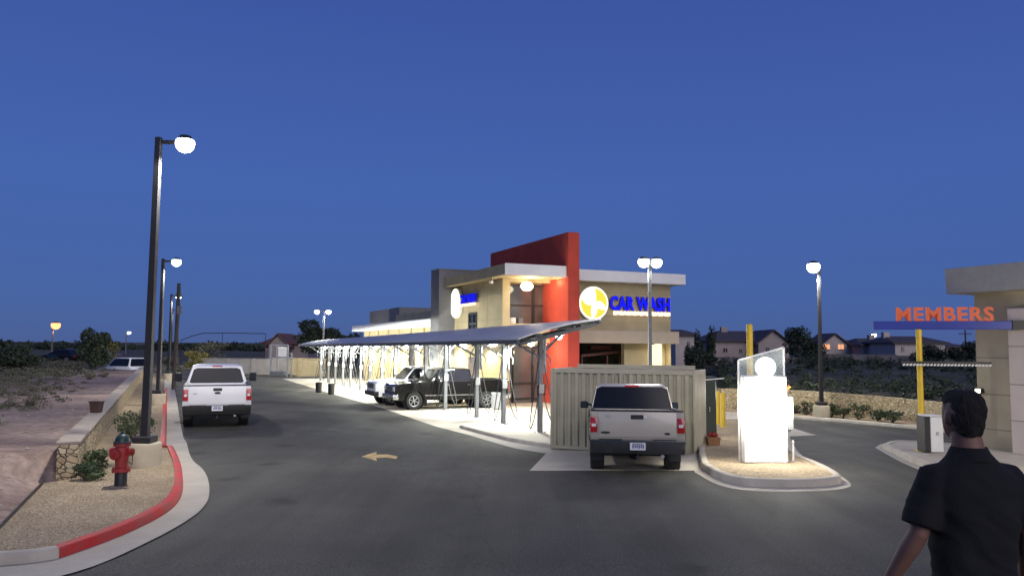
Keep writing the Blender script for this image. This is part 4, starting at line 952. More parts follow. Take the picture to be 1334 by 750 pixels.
def pickup(name, loc, rz, pitch, P, label, group=None):
    root = empty(name, loc, rz, label, 'pickup truck', group); root.rotation_euler = (pitch, 0, rz)
    L, Wd, H, tg, belt = P['L'], P['W'], P['H'], P['tg'], P['belt']; x1 = Wd / 2; bm = P['paint']
    cb, cf, ws = P['cab_back'], P['cowl'], P['roof_front']; ra, fa, wr = P['rear_axle'], P['front_axle'], P['wr']
    zb = P.get('zb', .48); gh = P.get('gate_bottom', .70); y0 = .16
    prof = [(y0, gh), (y0 + .0, tg - .02), (y0 + .03, tg), (cb - .02, tg), (cb, belt), (cf, belt), (cf + .25, belt - .01), (L - .55, belt - .06), (L - .14, belt - .12), (L - .055, belt - .24), (L - .05, zb + .1), (L - .25, zb - .06), (fa, zb - .04), (cb, zb - .04), (ra, zb), (y0 + .15, zb + .06)]
    mb = MB(); mb.extr([(-x1, a, b) for a, b in prof], 0, (Wd, 0, 0))
    cut = MB()
    for ax in (ra, fa):
        for s in (-1, 1): cut.cyl((s * (x1 - .28), ax, wr), (s * (x1 + .2), ax, wr), wr * 1.17, n=36)
    cut.box(-x1 + .13, x1 - .13, y0 + .07, cb - .07, .78, tg + .3)
    # bow the sides a little: narrow above the belt line crease and below
    o = mb.build('body', bm, root, cut=cut, smooth=35)
    for v in o.data.vertices:
        if abs(v.co.x) > x1 - .3:
            t = (v.co.z - .85) / .5; f = 1 - .035 * max(0, t) ** 2 - .02 * max(0, -t)
            if v.co.y > cf: f *= 1 - .06 * ((v.co.y - cf) / (L - cf)) ** 2
            v.co.x *= f
    b2 = bmesh.new(); b2.from_mesh(o.data); es = [e for e in b2.edges if len(e.link_faces) == 2 and e.calc_face_angle(0) > R(50)]
    try: bmesh.ops.bevel(b2, geom=es, offset=.028, segments=2, affect='EDGES', clamp_overlap=True)
    except Exception: pass
    b2.to_mesh(o.data); b2.free(); o.data.shade_smooth(); o.data.set_sharp_from_angle(angle=R(40))
    # cab
    ti = P.get('tumble', .17); rb = cb + P.get('back_lean', .12); zt = H
    B = [(-x1 * .965, cb + .02, belt - .03), (x1 * .965, cb + .02, belt - .03), (x1 * .955, cf + .05, belt - .03), (-x1 * .955, cf + .05, belt - .03)]
    T = [(-x1 + ti + .03, rb, zt - .05), (x1 - ti - .03, rb, zt - .05), (x1 - ti - .03, ws, zt - .05), (-x1 + ti + .03, ws, zt - .05)]
    mb = MB(); mb.hexa(B, T); mb.build('cab', bm, root, bevel=.035, seg=3, smooth=45)
    rf = [(-x1 + ti + .03, rb, zt - .058), (x1 - ti - .03, rb, zt - .058), (x1 - ti - .03, ws, zt - .058), (-x1 + ti + .03, ws, zt - .058)]
    rt = [(-x1 + ti + .16, rb + .14, zt), (x1 - ti - .16, rb + .14, zt), (x1 - ti - .16, ws - .2, zt), (-x1 + ti + .16, ws - .2, zt)]
    mb = MB(); mb.hexa(rf, rt); mb.build('roof', bm, root, bevel=.02, seg=2, smooth=60)
    pane(root, [B[0], B[1], T[1], T[0]], 'rear_window', P.get('rw', (.05, .05, .16, .06)))
    pane(root, [B[2], B[3], T[3], T[2]], 'windshield', (.03, .03, .05, .04))
    for s in (0, 1):
        q = [B[1], B[2], T[2], T[1]] if s == 0 else [B[3], B[0], T[0], T[3]]
        if P['crew']:
            a = (.04, .52, .1, .07) if s == 0 else (.52, .04, .1, .07); b = (.5, .05, .1, .07) if s == 0 else (.05, .5, .1, .07)
            pane(root, q, 'side_window', a); pane(root, q, 'side_window', b)
        else: pane(root, q, 'side_window', (.05, .05, .1, .07))
    # door seams and handles
    for s in (-1, 1):
        mb = MB(); ys = [cb + .06, (cb + cf) / 2 + .02, cf - .02] if P['crew'] else [cb + (cf - cb) * .3, cf - .02]
        xs_ = s * (x1 * .998)
        for yy in ys: mb.box(xs_ - .012, xs_ + .006, yy - .006, yy + .006, zb + .05, belt - .06)
        mb.build('door_seam', M['black'], root)
        for yy in ys[:-1]:
            mb = MB(); mb.box(xs_ - .01, xs_ + .03, yy + .08, yy + .24, belt - .17, belt - .13); mb.build('door_handle', P.get('handle', M['black']), root, bevel=.008)
        mb = MB(); mb.box(xs_ - .005, xs_ + .012, ra + wr * 1.25, fa - wr * 1.25, zb + .14, zb + .19); mb.build('side_moulding', P.get('mould', M['black']), root)
        # mirrors
        mw, mh = P.get('mirror', (.2, .17)); ym = cf - .35; mo = P.get('mirror_out', .05)
        mb = MB(); mb.bar((s * x1 * .93, ym, belt + .07), (s * (x1 + mo), ym, belt + .10), .05, .05); mi = mb.build('mirror', M['black'], root)
        mb = MB(); c = s * (x1 + mo + mw / 2); mb.box(c - mw / 2, c + mw / 2, ym - .07, ym + .07, belt + .0, belt + mh); mb.build('mirror_housing', P.get('mirror_mat', M['black']), mi, bevel=.04, seg=3, smooth=60)
        mb = MB(); mb.box(c - mw * .38, c + mw * .38, ym - .078, ym - .068, belt + .03, belt + mh - .03); mb.build('mirror_glass', M['mirror'], mi)
        # tail lamps
        th_, tw = P.get('lamp', (.36, .16)); zt0 = P.get('lamp_z', .84)
        mb = MB(); xo = x1 * .985; mb.box(min(s * (xo - tw), s * (xo + .004)), max(s * (xo - tw), s * (xo + .004)), y0 - .025, y0 + .14, zt0, zt0 + th_); tl = mb.build('tail_lamp', M['red_lens'], root, bevel=.02, seg=2, smooth=50)
        mb = MB(); mb.box(min(s * (xo - tw + .03), s * (xo - .03)), max(s * (xo - tw + .03), s * (xo - .03)), y0 - .03, y0 - .02, zt0 + th_ * P.get('rev', .38), zt0 + th_ * (P.get('rev', .38) + .2)); mb.build('reversing_lens', M['white_lens'], tl)
        # head lamps
        mb = MB(); hx0, hx1 = x1 * .93 - .36, x1 * .93; mb.box(min(s * hx0, s * hx1), max(s * hx0, s * hx1), L - .24, L - .035, belt - .42, belt - .22); mb.build('headlight', M['white_lens'], root, bevel=.02, seg=2)
        if P.get('liner', 1):
            for ax in (ra, fa):
                mb = MB(); mb.lathe([(.01, 0), (wr * 1.165, 0), (wr * 1.165, s * .27), (wr * 1.15, s * .27), (wr * 1.15, s * .01), (.01, s * .01)], 30, (s * (x1 - .32), ax, wr), axis='x'); mb.build('wheel_well', M['black'], root)
        for ax in (ra, fa): wheel(root, s * (x1 - .15), ax, wr, .26, P['rim'], spokes=P.get('spokes', 6))
    # tailgate with handle, badge smudges
    mb = MB(); gx = x1 * .985 - P.get('lamp', (.36, .16))[1] - .015; mb.box(-gx, gx, y0 - .012, y0 + .05, gh + .02, tg - .01); tgo = mb.build('tailgate', bm, root, bevel=.015, seg=2, smooth=45)
    mb = MB(); mb.box(-.13, .13, y0 - .03, y0 - .008, tg - .16, tg - .07); mb.build('handle', M['black'], tgo, bevel=.012)
    for bx, bz, bw, bh, bm_ in P.get('badges', []): mb = MB(); mb.lathe([(.001, 0), (.5, 0), (.5, .006), (.001, .006)], 20, axis='y'); mb.v = [(p[0] * bw + bx, p[1] + y0 - .014, p[2] * bh + bz) for p in mb.v]; mb.build('badge', bm_, tgo)
    mb = MB(); mb.box(-x1 + .04, x1 - .04, y0 + .01, y0 + .09, tg + .001, tg + .03); mb.box(-x1 + .03, -x1 + .12, y0 + .09, cb - .05, tg + .001, tg + .025); mb.box(x1 - .12, x1 - .03, y0 + .09, cb - .05, tg + .001, tg + .025); mb.build('bed_rail_cap', M['black'], root)
    # rear bumper
    bz0, bz1 = P.get('bump', (.44, .68))
    mb = MB(); mb.hexa([(-x1 + .02, .06, bz0), (x1 - .02, .06, bz0), (x1 - .06, .3, bz0), (-x1 + .06, .3, bz0)], [(-x1 + .0, -.0, bz1), (x1 - .0, -.0, bz1), (x1 - .03, .3, bz1), (-x1 + .03, .3, bz1)]); bu = mb.build('rear_bumper', P['bumper'], root, bevel=.03, seg=2, smooth=50)
    mb = MB(); mb.box(-x1 * .8, -.32, -.004, .12, bz1 + .001, bz1 + .015); mb.box(.32, x1 * .8, -.004, .12, bz1 + .001, bz1 + .015); mb.build('step_pad', M['black'], bu)
    pz = P.get('plate_z', bz1 - .13)
    mb = MB(); mb.box(-.16, .16, -.012, .03, pz - .075, pz + .08); pl = mb.build('number_plate', M['plate'], root, bevel=.004)
    mb = MB(); rnd = random.Random(int(L * 100))
    for i in range(6): xx = -.11 + i * .042; mb.box(xx, xx + .024, -.017, -.011, pz - .035 + rnd.uniform(0, .01), pz + .04)
    mb.box(-.10, .10, -.016, -.011, pz + .052, pz + .066); mb.build('plate_marks', M['plate_ink'], pl)
    mb = MB(); mb.box(-.035, .035, .02, .4, bz0 - .1, bz0 - .03); mb.cyl((0, -.04, bz0 - .05), (0, .06, bz0 - .05), .03); mb.cyl((0, -.04, bz0 - .03), (0, -.04, bz0 + .05), .012); mb.build('tow_hitch', M['black'], root)
    mb = MB(); mb.cyl((x1 * .52, .12, .40), (x1 * .52, .9, .42), .04, n=12); mb.build('exhaust_pipe', M['grey_metal'], root, smooth=40)
    mb = MB(); mb.bar((-x1 + .25, ra, wr), (x1 - .25, ra, wr), .12, .12); mb.lathe([(.01, -.16), (.12, -.1), (.15, 0), (.12, .1), (.01, .16)], 14, (0, ra, wr), axis='x')
    for s in (-1, 1): mb.box(s * .5 - .04, s * .5 + .04, .2, L - .5, .42, .54)
    mb.box(-x1 + .3, x1 - .3, fa - .3, fa + .5, .36, .6); mb.box(-.3, .45, cb, cf, .38, .5); mb.build('axle', M['black'], root)
    for s in (-1, 1):
        mb = MB(); mb.box(s * (x1 - .15) - .12, s * (x1 - .15) + .12, ra - wr - .06, ra - wr - .04, .24, .62); mb.build('mud_flap', M['black'], root)
    # front
    mb = MB(); mb.box(-x1 * .52, x1 * .52, L - .085, L - .03, belt - .45, belt - .2); gr = mb.build('grille', M['black'], root)
    mb = MB()
    for i in range(3): z = belt - .42 + i * .09; mb.box(-x1 * .5, x1 * .5, L - .045, L - .02, z, z + .022)
    mb.build('grille_bar', M['chrome'], gr)
    mb = MB(); mb.box(-x1 + .03, x1 - .03, L - .22, L + .05, zb - .02, zb + .21); mb.build('front_bumper', P.get('fbumper', M['chrome']), root, bevel=.04, seg=2, smooth=50)
    mb = MB(); mb.box(-.16, .16, rb - .02, rb + .05, zt - .075, zt - .035) ; mb.build('brake_lamp', P.get('chmsl', M['red_lens']), root, bevel=.008)
    # seats seen through the glass are dark; headrests
    return root
silver = paint('champagne_paint', (.53, .49, .42), .12, .36); whitep = paint('white_truck_paint', (.84, .84, .86)); blackp = paint('black_truck_paint', (.006, .006, .007), 0, .12)
PS = dict(L=5.15, W=1.98, H=1.88, tg=1.31, belt=1.27, cab_back=1.95, cowl=3.75, roof_front=3.2, rear_axle=1.2, front_axle=4.25, wr=.375, crew=False, paint=silver, rim=M['grey_metal'], bumper=mat('rear_bumper_dark', (.16, .165, .18), .22, metal=.8, var=.2), lamp=(.31, .15), lamp_z=.87, gate_bottom=.76, bump=(.44, .73), rw=(.015, .015, .05, .03), back_lean=.14, tumble=.135, mirror=(.2, .17), mirror_out=.02,
          badges=[(-.62, 1.22, .10, .05, M['grey_metal']), (-.66, .87, .2, .05, M['black']), (.62, .86, .12, .05, M['black']), (.17, 1.2, .08, .08, M['white_lens'])], spokes=5)
x, y = G(828, 612); rzs = -R(5.4); xs_, ys_ = x - math.sin(-rzs) * .85 , y - .83
gzr = g(x, y); gzf = g(x + .35, y + 3.6)
pickup('pickup_truck', (xs_, ys_, gzr + .0), rzs, math.atan2(gzf - gzr, 3.05), PS, 'champagne silver pickup parked facing the tan container, seen from behind')
PW = dict(L=6.1, W=2.03, H=1.93, tg=1.32, belt=1.30, cab_back=2.25, cowl=4.5, roof_front=3.9, rear_axle=1.4, front_axle=5.0, wr=.40, crew=True, paint=whitep, rim=M['grey_metal'], bumper=M['black'], lamp=(.36, .15), lamp_z=.86, gate_bottom=.74, bump=(.42, .72), rw=(.05, .05, .06, .1), mirror=(.24, .3), mirror_out=.12, tumble=.2,
          badges=[(0, 1.10, .19, .075, M['black']), (-.66, 1.08, .14, .04, M['grey_metal'])], plate_z=.63)
x, y = G(281.5, 554.5); hd = R(21); xs_, ys_ = x + math.sin(hd) * 1.0, y - math.cos(hd) * 1.0
pickup('pickup_truck', (xs_, ys_, 0.0), hd, 0, PW, 'white heavy duty pickup driving away along the red kerb at left')
PB = dict(L=5.75, W=1.98, H=1.87, tg=1.32, belt=1.26, cab_back=1.95, cowl=4.1, roof_front=3.55, rear_axle=1.25, front_axle=4.8, wr=.40, crew=True, paint=blackp, rim=M['alloy'], bumper=M['chrome'], handle=M['chrome'], mould=M['chrome'], lamp=(.4, .15), mirror_mat=M['black'])
rzb = AR + R(90)
def park(P, u, vnose, label, group=None):
    # heading -v: rear bumper at v = vnose + L
    x, y = W(u, vnose + P['L']); xn, yn = W(u, vnose)
    return pickup('pickup_truck', (x, y, g(*W(u, vnose + 4))), rzb, 0, P, label, group)
ub_ = (pu[3] + pu[4]) / 2
park(PB, ub_, V_at(511, ub_ - .7, 520) , 'black crew cab pickup with alloy wheels parked under the vacuum canopy')
PB2 = dict(PB); PB2.update(paint=whitep, fbumper=M['black'], mould=M['black'], handle=M['white'], L=5.4, front_axle=4.5, cowl=3.9, roof_front=3.4)
ub2 = (pu[4] + pu[5]) / 2 + .1
park(PB2, ub2, V_at(486, ub2 - .7, 520), 'white pickup with black front bumper parked behind the black pickup')

# distant parked cars on the lot at left
def sedan(loc, rz, pm, label, L=4.5, Wd=1.8, suv=False):
    root = empty('parked_car', loc, rz, label, 'car', 'cars parked beyond the vacant lot'); x1 = Wd / 2; H = 1.7 if suv else 1.42; bl = .98 if suv else .9
    prof = [(0, .4), (.02, .75), (.1, bl - .02), (.9, bl), (L - 1.4, bl - .02), (L - .3, bl - .2), (L - .03, .6), (L, .35), (L - .2, .22), (.2, .25)]
    mb = MB(); mb.extr([(-x1, a, b) for a, b in prof], 0, (Wd, 0, 0)); cut = MB()
    for ax in (.85, L - .9):
        for s in (-1, 1): cut.cyl((s * (x1 - .24), ax, .32), (s * (x1 + .2), ax, .32), .38, n=24)
    mb.build('body', pm, root, cut=cut, bevel=.04, seg=2, smooth=40)
    B = [(-x1 * .93, .35, bl - .02), (x1 * .93, .35, bl - .02), (x1 * .93, L - 1.3, bl - .02), (-x1 * .93, L - 1.3, bl - .02)]; T = [(-x1 * .7, .9 if not suv else .5, H), (x1 * .7, .9 if not suv else .5, H), (x1 * .7, L - 2.1, H), (-x1 * .7, L - 2.1, H)]
    mb = MB(); mb.hexa(B, T); mb.build('roof', pm, root, bevel=.05, seg=2, smooth=50)
    pane(root, [B[0], B[1], T[1], T[0]], 'rear_window'); pane(root, [B[2], B[3], T[3], T[2]], 'windshield')
    for q in ([B[1], B[2], T[2], T[1]], [B[3], B[0], T[0], T[3]]): pane(root, q, 'side_window')
    for s in (-1, 1):
        for ax in (.85, L - .9): wheel(root, s * (x1 - .12), ax, .32, .2, M['alloy'])
        mb = MB(); mb.box(min(s * (x1 - .35), s * (x1 - .05)), max(s * (x1 - .35), s * (x1 - .05)), -.02, .08, .62, .76); mb.build('tail_lamp', M['red_lens'], root)
    return root
d_ = 64; x = X_at(184, 480, d_); sedan((x, d_, terr(x, d_) - .15), R(60), whitep, 'white car parked beyond the dirt lot behind the tall lamp pole', L=4.6, suv=True)
d_ = 88; x = X_at(102, 480, d_); sedan((x, d_, terr(x, d_)), R(80), blackp, 'dark car parked far off left of the round tree')
d_ = 96; x = X_at(152, 478, d_); sedan((x, d_, terr(x, d_)), R(75), paint('grey_car_paint', (.12, .13, .16)), 'distant grey car parked right of the round tree')

# ================================================================== TAN CONTAINER (enclosure)
P0 = Vector(G(717, 585.5)); P1 = Vector(G(907, 590.5)); dv_ = (P1 - P0); Lc = dv_.length; rz = math.atan2(dv_.y, dv_.x); zc0 = min(g(*P0), g(*P1)) + .012
Hc = Z_at(716, 479.5, P0.y) - zc0; Dc = 1.75
cr = empty('storage_container', (P0.x, P0.y, zc0), rz, 'tan corrugated metal container standing behind the champagne silver pickup', 'container')
def corr(x0, x1, z0, z1, y, p, d, axis='x'):
    mb = MB(); vs = []; n = int(round((x1 - x0) / p)); p = (x1 - x0) / n
    pr = []
    for i in range(n): a = x0 + i * p; pr += [(a, 0), (a + p * .38, 0), (a + p * .5, d), (a + p * .88, d)]
    pr.append((x1, 0))
    for a, b in pr: vs += [(a, y + b, z0), (a, y + b, z1)]
    n = len(pr); mb.add(vs, [(2 * i, 2 * i + 2, 2 * i + 3, 2 * i + 1) for i in range(n - 1)]); mb.leafy = True
    if axis == 'y': mb.v = [(y + (q[1] - y), q[0], q[2]) for q in mb.v]
    return mb
corr(.08, Lc / 2 - .03, .12, Hc - .12, .0, .205, .05).build('corrugated_panel', M['container'], cr)
corr(Lc / 2 + .03, Lc - .06, .12, Hc - .12, .0, .205, .05).build('corrugated_panel', M['container'], cr)
mb = MB(); mb.box(0, .08, -.02, .1, 0, Hc); mb.box(Lc - .07, Lc, -.02, .1, 0, Hc); mb.box(Lc / 2 - .035, Lc / 2 + .035, -.012, .08, .1, Hc - .1); mb.box(.08, Lc - .07, -.015, .09, Hc - .12, Hc - .002); mb.box(.08, Lc - .07, -.012, .09, .03, .12)
mb.box(Lc - .07, Lc, Dc - .1, Dc, 0, Hc); mb.box(0, .08, Dc - .1, Dc, 0, Hc); mb.box(Lc - .065, Lc - .005, .1, Dc - .1, Hc - .12, Hc - .002); mb.box(.005, .075, .1, Dc - .1, Hc - .12, Hc - .002); mb.box(.08, Lc - .08, Dc - .1, Dc, .05, Hc - .01)
mb.build('frame', M['container_frame'], cr, bevel=.008)
s_ = corr(.1, Dc - .1, .05, Hc - .12, Lc - .045, .2, .04, 'y'); s_.build('side_panel', M['container'], cr)
s_ = corr(.1, Dc - .1, .05, Hc - .12, .02, .2, .04, 'y'); s_.build('side_panel', M['container'], cr)
mb = MB(); mb.box(.02, Lc - .02, .02, Dc - .02, Hc - .1, Hc - .06); mb.build('roof_panel', M['container'], cr)
mb = MB(); mb.box(.35, Lc - .25, Dc - .35, Dc - .25, Hc + .0, Hc + .1)
mb.box(.35, Lc - .25, .3, .36, Hc - .05, Hc + .0)
mb.build('roof_rail', M['container_frame'], cr)
mb = MB()
for xx in (Lc / 2 - .12, Lc / 2 + .12): mb.cyl((xx, -.03, .15), (xx, -.03, Hc - .15), .014, n=8)
mb.box(Lc / 2 - .2, Lc / 2 + .2, -.04, -.015, 1.0, 1.04); mb.build('lock_bar', M['container_frame'], cr)
# dark green utility box
d_ = 23.5; x = X_at(918, 500, d_); z = g(x, d_); Hx = Z_at(925, 493, d_) - z; x2 = X_at(933, 500, d_)
r_ = empty('utility_box', (x, d_, z), 0, 'dark green utility box standing between the container and the yellow bollards', 'utility box')
mb = MB(); mb.box(0, x2 - x, 0, .7, 0, Hx); mb.build('housing', M['green_box'], r_, bevel=.02)
mb = MB(); mb.box(-.02, x2 - x + .02, -.02, .72, Hx, Hx + .05); mb.build('lid', M['green_box'], r_, bevel=.01)
mb = MB(); mb.box(.12, .15, -.03, 0, Hx * .5, Hx * .5 + .14); mb.build('handle', M['chrome'], r_)
mb = MB(); mb.bar((-.02, .02, Hx - .04), (.55, -.1, Hx + .02), .03, .03); mb.build('arm', M['white'], r_)
# bollards
def bollard(px, py, pyt, r, label):
    x, y = G(px, py, .12); z = g(x, y) + .1; H = Z_at(px, pyt, y) - z
    root = empty('bollard', (x, y, z), 0, label, 'bollard', 'yellow steel bollards'); mb = MB(); mb.lathe([(r, -.1), (r, H - .05), (r * .8, H - .015), (.01, H)], 20); mb.build('post', M['yellow'], root, smooth=50)
    mb = MB(); mb.lathe([(r + .03, -.02), (r + .03, .03), (r + .004, .04)], 20); mb.build('concrete_collar', M['pole_conc'], root, smooth=30)
    return root
bollard(942, 557, 511, .085, 'taller yellow bollard right of the green utility box'); bollard(935.5, 553, 509, .075, 'yellow bollard half hidden behind the taller bollard')
# planter with red cover
x, y = G(929, 585, .0); z = g(x, y) + .08
r_ = empty('planter_box', (x, y, z), 0, 'small brown box with a crumpled red cover on top beside the container', 'box')
mb = MB(); mb.hexa([(-.15, -.12, 0), (.15, -.12, 0), (.15, .15, 0), (-.15, .15, 0)], [(-.18, -.15, .26), (.18, -.15, .26), (.18, .18, .26), (-.18, .18, .26)]); mb.build('box_body', mat('brown_card', (.25, .13, .06), .8, var=.15), r_, bevel=.01)
leafy(160, (0, 0, .31), (.17, .14, .08), .04, 77, .5).build('red_cover', mat('red_cloth', (.35, .03, .03), .7, var=.3), r_)

# ================================================================== PAY KIOSK on the island
kx, ky = G(995, 603, .12); kz = g(kx, ky) + .11
kr_ = empty('pay_kiosk', (kx, ky, kz), R(0), 'tall glowing white kiosk with slanted glass top and round lit disc on the island', 'kiosk')
xl, xr = X_at(968, 550, ky) - kx, X_at(1026, 550, ky) - kx; zt = Z_at(997, 489, ky) - kz
mb = MB(); mb.box(xl, xr, -.02, .19, .0, zt); mb.build('housing', M['white'], kr_, bevel=.045, seg=3, smooth=40)
mb = MB(); mb.box(xl + .045, xr - .045, -.035, -.022, .05, zt - .05); fp = mb.build('lit_panel', M['kiosk_white'], kr_, bevel=.006)
mb = MB(); mb.box(-.2, .16, -.05, -.037, zt * .55, zt * .72); mb.build('screen', emit('pay_screen', (.9, .95, 1), 2.0), fp)
mb = MB(); mb.box(xl + .08, xr - .08, -.046, -.037, zt * .30, zt * .34); mb.build('card_slot', M['white'], fp)
zA_, zB_ = Z_at(964, 469, ky + .2) - kz, Z_at(1021, 452.5, ky + .2) - kz; xa, xb = X_at(962, 470, ky + .2) - kx, X_at(1021, 460, ky + .2) - kx
gl = mat('sign_glass', (.75, .85, .85), .03, var=.02, trans=0, alpha=.22)
mb = MB(); mb.extr([(xa, .2, 0.02), (xb, .2, 0.02), (xb, .2, zB_), (xa, .2, zA_)], 0, (0, .02, 0)); mb.build('glass_panel', gl, kr_)
mb = MB(); fr = [(xa, .21, 0.0), (xa, .21, zA_), (xb, .21, zB_), (xb, .21, 0.0)]
for a, b in zip(fr, fr[1:]): mb.bar(a, b, .035, .035)
mb.build('glass_frame', M['white_metal'], kr_)
rd = 13 / FPX * ky; zc = Z_at(997, 478, ky) - kz; xc = X_at(997, 478, ky) - kx
mb = MB(); mb.lathe([(.001, 0), (rd * .9, 0), (rd, .03), (rd, .1), (.001, .1)], 32, axis='y'); mb.v = [(p[0] + xc, p[1] + .05, p[2] + zc) for p in mb.v]; ds = mb.build('logo_disc', M['kiosk_white'], kr_, smooth=50)
x3, x4 = X_at(1019, 540, ky) - kx, X_at(1031, 540, ky) - kx; za, zb = Z_at(1025, 560, ky) - kz, Z_at(1025, 516, ky) - kz
mb = MB(); mb.box(max(x3, xr + .002), x4 + .05, .0, .3, za, zb); mb.build('side_cabinet', M['grey_paint'], kr_, bevel=.015)
mb = MB(); mb.box(max(x3, xr + .002), x4, .05, .2, za - .06, za); mb.build('cable_duct', M['grey_paint'], kr_)
mb = MB(); mb.cyl((xr + .01, .1, zb + .15), (xr + .09, .1, zb + .22), .04); mb.build('beacon', mat('orange_beacon', (.7, .2, .05), .4), kr_, smooth=40)
for dx, dy, w_ in ((-.1, -.55, 60), (.2, -.5, 70), (.7, -.1, 70), (-.7, .1, 70), (1.0, 6.2, 50)): point((dx, dy, 1.2), w_, (1, .96, .84), .25, kr_)  # last light has no fixture, added to brighten the bollards behind
x, y = G(1033.5, 600, .12); mb = MB(); mb.cyl((0, 0, -.1), (0, 0, .42), .022, n=10); r_ = empty('marker_stake', (x, y, g(x, y) + .1), 0, 'short thin pale stake in the gravel right of the glowing kiosk', 'stake'); mb.build('stake', M['white'], r_); mb = MB(); mb.cyl((0, 0, .42), (0, 0, .47), .03, .02, n=10); mb.build('cap', M['white'], r_)
# tall yellow post behind the kiosk
d_ = 21.5; x = X_at(977, 470, d_); z = g(x, d_); H = Z_at(977, 421.5, d_) - z
r_ = empty('height_post', (x, d_, z), 0, 'tall yellow steel post rising behind the glowing kiosk', 'post'); mb = MB(); mb.lathe([(.085, -.1), (.085, H - .06), (.06, H - .02), (.01, H)], 18); mb.build('post', M['yellow'], r_, smooth=50); mb = MB(); mb.box(-.16, .16, -.16, .16, 0, .02); mb.build('base_plate', M['yellow'], r_)

# ================================================================== MEMBERS LANE
bx0, bd0 = X_at(1137.5, 423, 20.4), 20.4; bx1, bd1 = X_at(1345, 423, 19.4), 19.4
zb0 = Z_at(1137, 429, bd0); zt0 = Z_at(1137, 418.5, bd0)
x1_, y1_ = X_at(1200, 540, 20.0), 20.0; zg = g(x1_, y1_)
r_ = empty('lane_gate_frame', (x1_, y1_, zg + .1), 0, 'yellow post carrying a blue beam with orange MEMBERS letters and a striped bar', 'gate')
ox, oy, oz = r_.location
mb = MB(); mb.cyl((0, 0, .0), (0, 0, zb0 - oz), .068, n=18); pgp = mb.build('post', M['yellow'], r_, smooth=40)
mb = MB(); mb.box(-.13, .13, -.13, .13, 0, .02); mb.cyl((0, -.0, .02), (0, -.0, .07), .09); mb.build('base_plate', M['yellow'], pgp)
bl_ = Vector((bx0 - ox, bd0 - oy, (zb0 + zt0) / 2 - oz)); br2 = Vector((bx1 - ox, bd1 - oy, (zb0 + zt0) / 2 - oz))
mb = MB(); mb.bar(bl_, br2, .16, zt0 - zb0); beam = mb.build('beam', M['blue_beam'], r_, bevel=.01)
mb = MB(); e0 = br2 + (bl_ - br2).normalized() * .45; mb.bar(e0, br2, .22, (zt0 - zb0) * 1.12); mb.build('wall_bracket', M['black'], beam)
t = text_mesh('MEMBERS', 1, .03, .03, 1.12); dirb = (br2 - bl_).normalized(); la, lb = 1166, 1294
pa = (X_at(la, 410, bd0 - .1) - ox); pb = (X_at(lb, 410, bd0 - .75) - ox); xs = [p[0] for p in t.v]; ys = [p[1] for p in t.v]
wd = (pb - pa) / dirb.x; sx = wd / (max(xs) - min(xs)); hL = Z_at(1200, 400.5, 20.2) - zt0; sy = hL / max(ys)
ta = (pa - bl_.x) / dirb.x; org = bl_ + dirb * ta
nrm = Vector((dirb.y, -dirb.x, 0)); mb = MB(); mb.v = [tuple(org + dirb * ((p[0] - min(xs)) * sx) + nrm * (p[2]) + Vector((0, 0, (zt0 - zb0) / 2 + .005 + p[1] * sy))) for p in t.v]; mb.f = list(t.f); mb.build('letters', M['orange_sign'], beam)
# striped clearance bar
zs_ = Z_at(1200, 473.5, 19.9) - oz; a0 = X_at(1172, 473, 20.0) - ox; a1 = X_at(1291, 473, 19.6) - ox
mb = MB(); mb.bar((a0, -.12, zs_ + .03), (a1, -.42, zs_ + .03), .05, .06); arm = mb.build('clearance_bar', M['black'], r_)
mb = MB(); n = 26
for i in range(n):
    t0 = i / n; xx = a0 + (a1 - a0) * t0; yy = -.12 - .3 * t0
    mb.extr([(xx, yy - .03, zs_ - .05), (xx + .05, yy - .03, zs_ - .05), (xx + .085, yy - .03, zs_ + .005), (xx + .035, yy - .03, zs_ + .005)], 0, (0, .02, 0))
mb.build('bar_fringe', M['white'], arm)
mb = MB(); mb.tube([(-.02, -.1, .75), (-.06, -.14, .55), (-.03, -.12, .3), (.1, -.1, .1)], .03); mb.build('cable', M['black'], r_, smooth=50)
# gate cabinet
x, y = G(1213, 590, .1); z = g(x, y) + .1; xa, xb, xm = X_at(1204.5, 560, y) - x, X_at(1229, 560, y) - x, X_at(1212, 560, y) - x; H = Z_at(1216, 543, y) - z
r2 = empty('barrier_cabinet', (x, y, z), 0, 'white gate cabinet with a black left side on the members lane island', 'cabinet')
mb = MB(); mb.box(xm, xb, 0, .38, .02, H); mb.build('housing', M['white'], r2, bevel=.015); mb = MB(); mb.box(xa, xm - .003, -.01, .39, .02, H + .01); mb.build('side_panel', M['black'], r2, bevel=.01)
mb = MB(); mb.box(xa + .02, xb - .02, .02, .36, H + .01, H + .05); mb.build('lid', M['white'], r2, bevel=.01); mb = MB(); mb.box(xm + .14, xm + .2, -.02, 0, H * .5, H * .5 + .08); mb.build('lock', M['grey_metal'], r2)
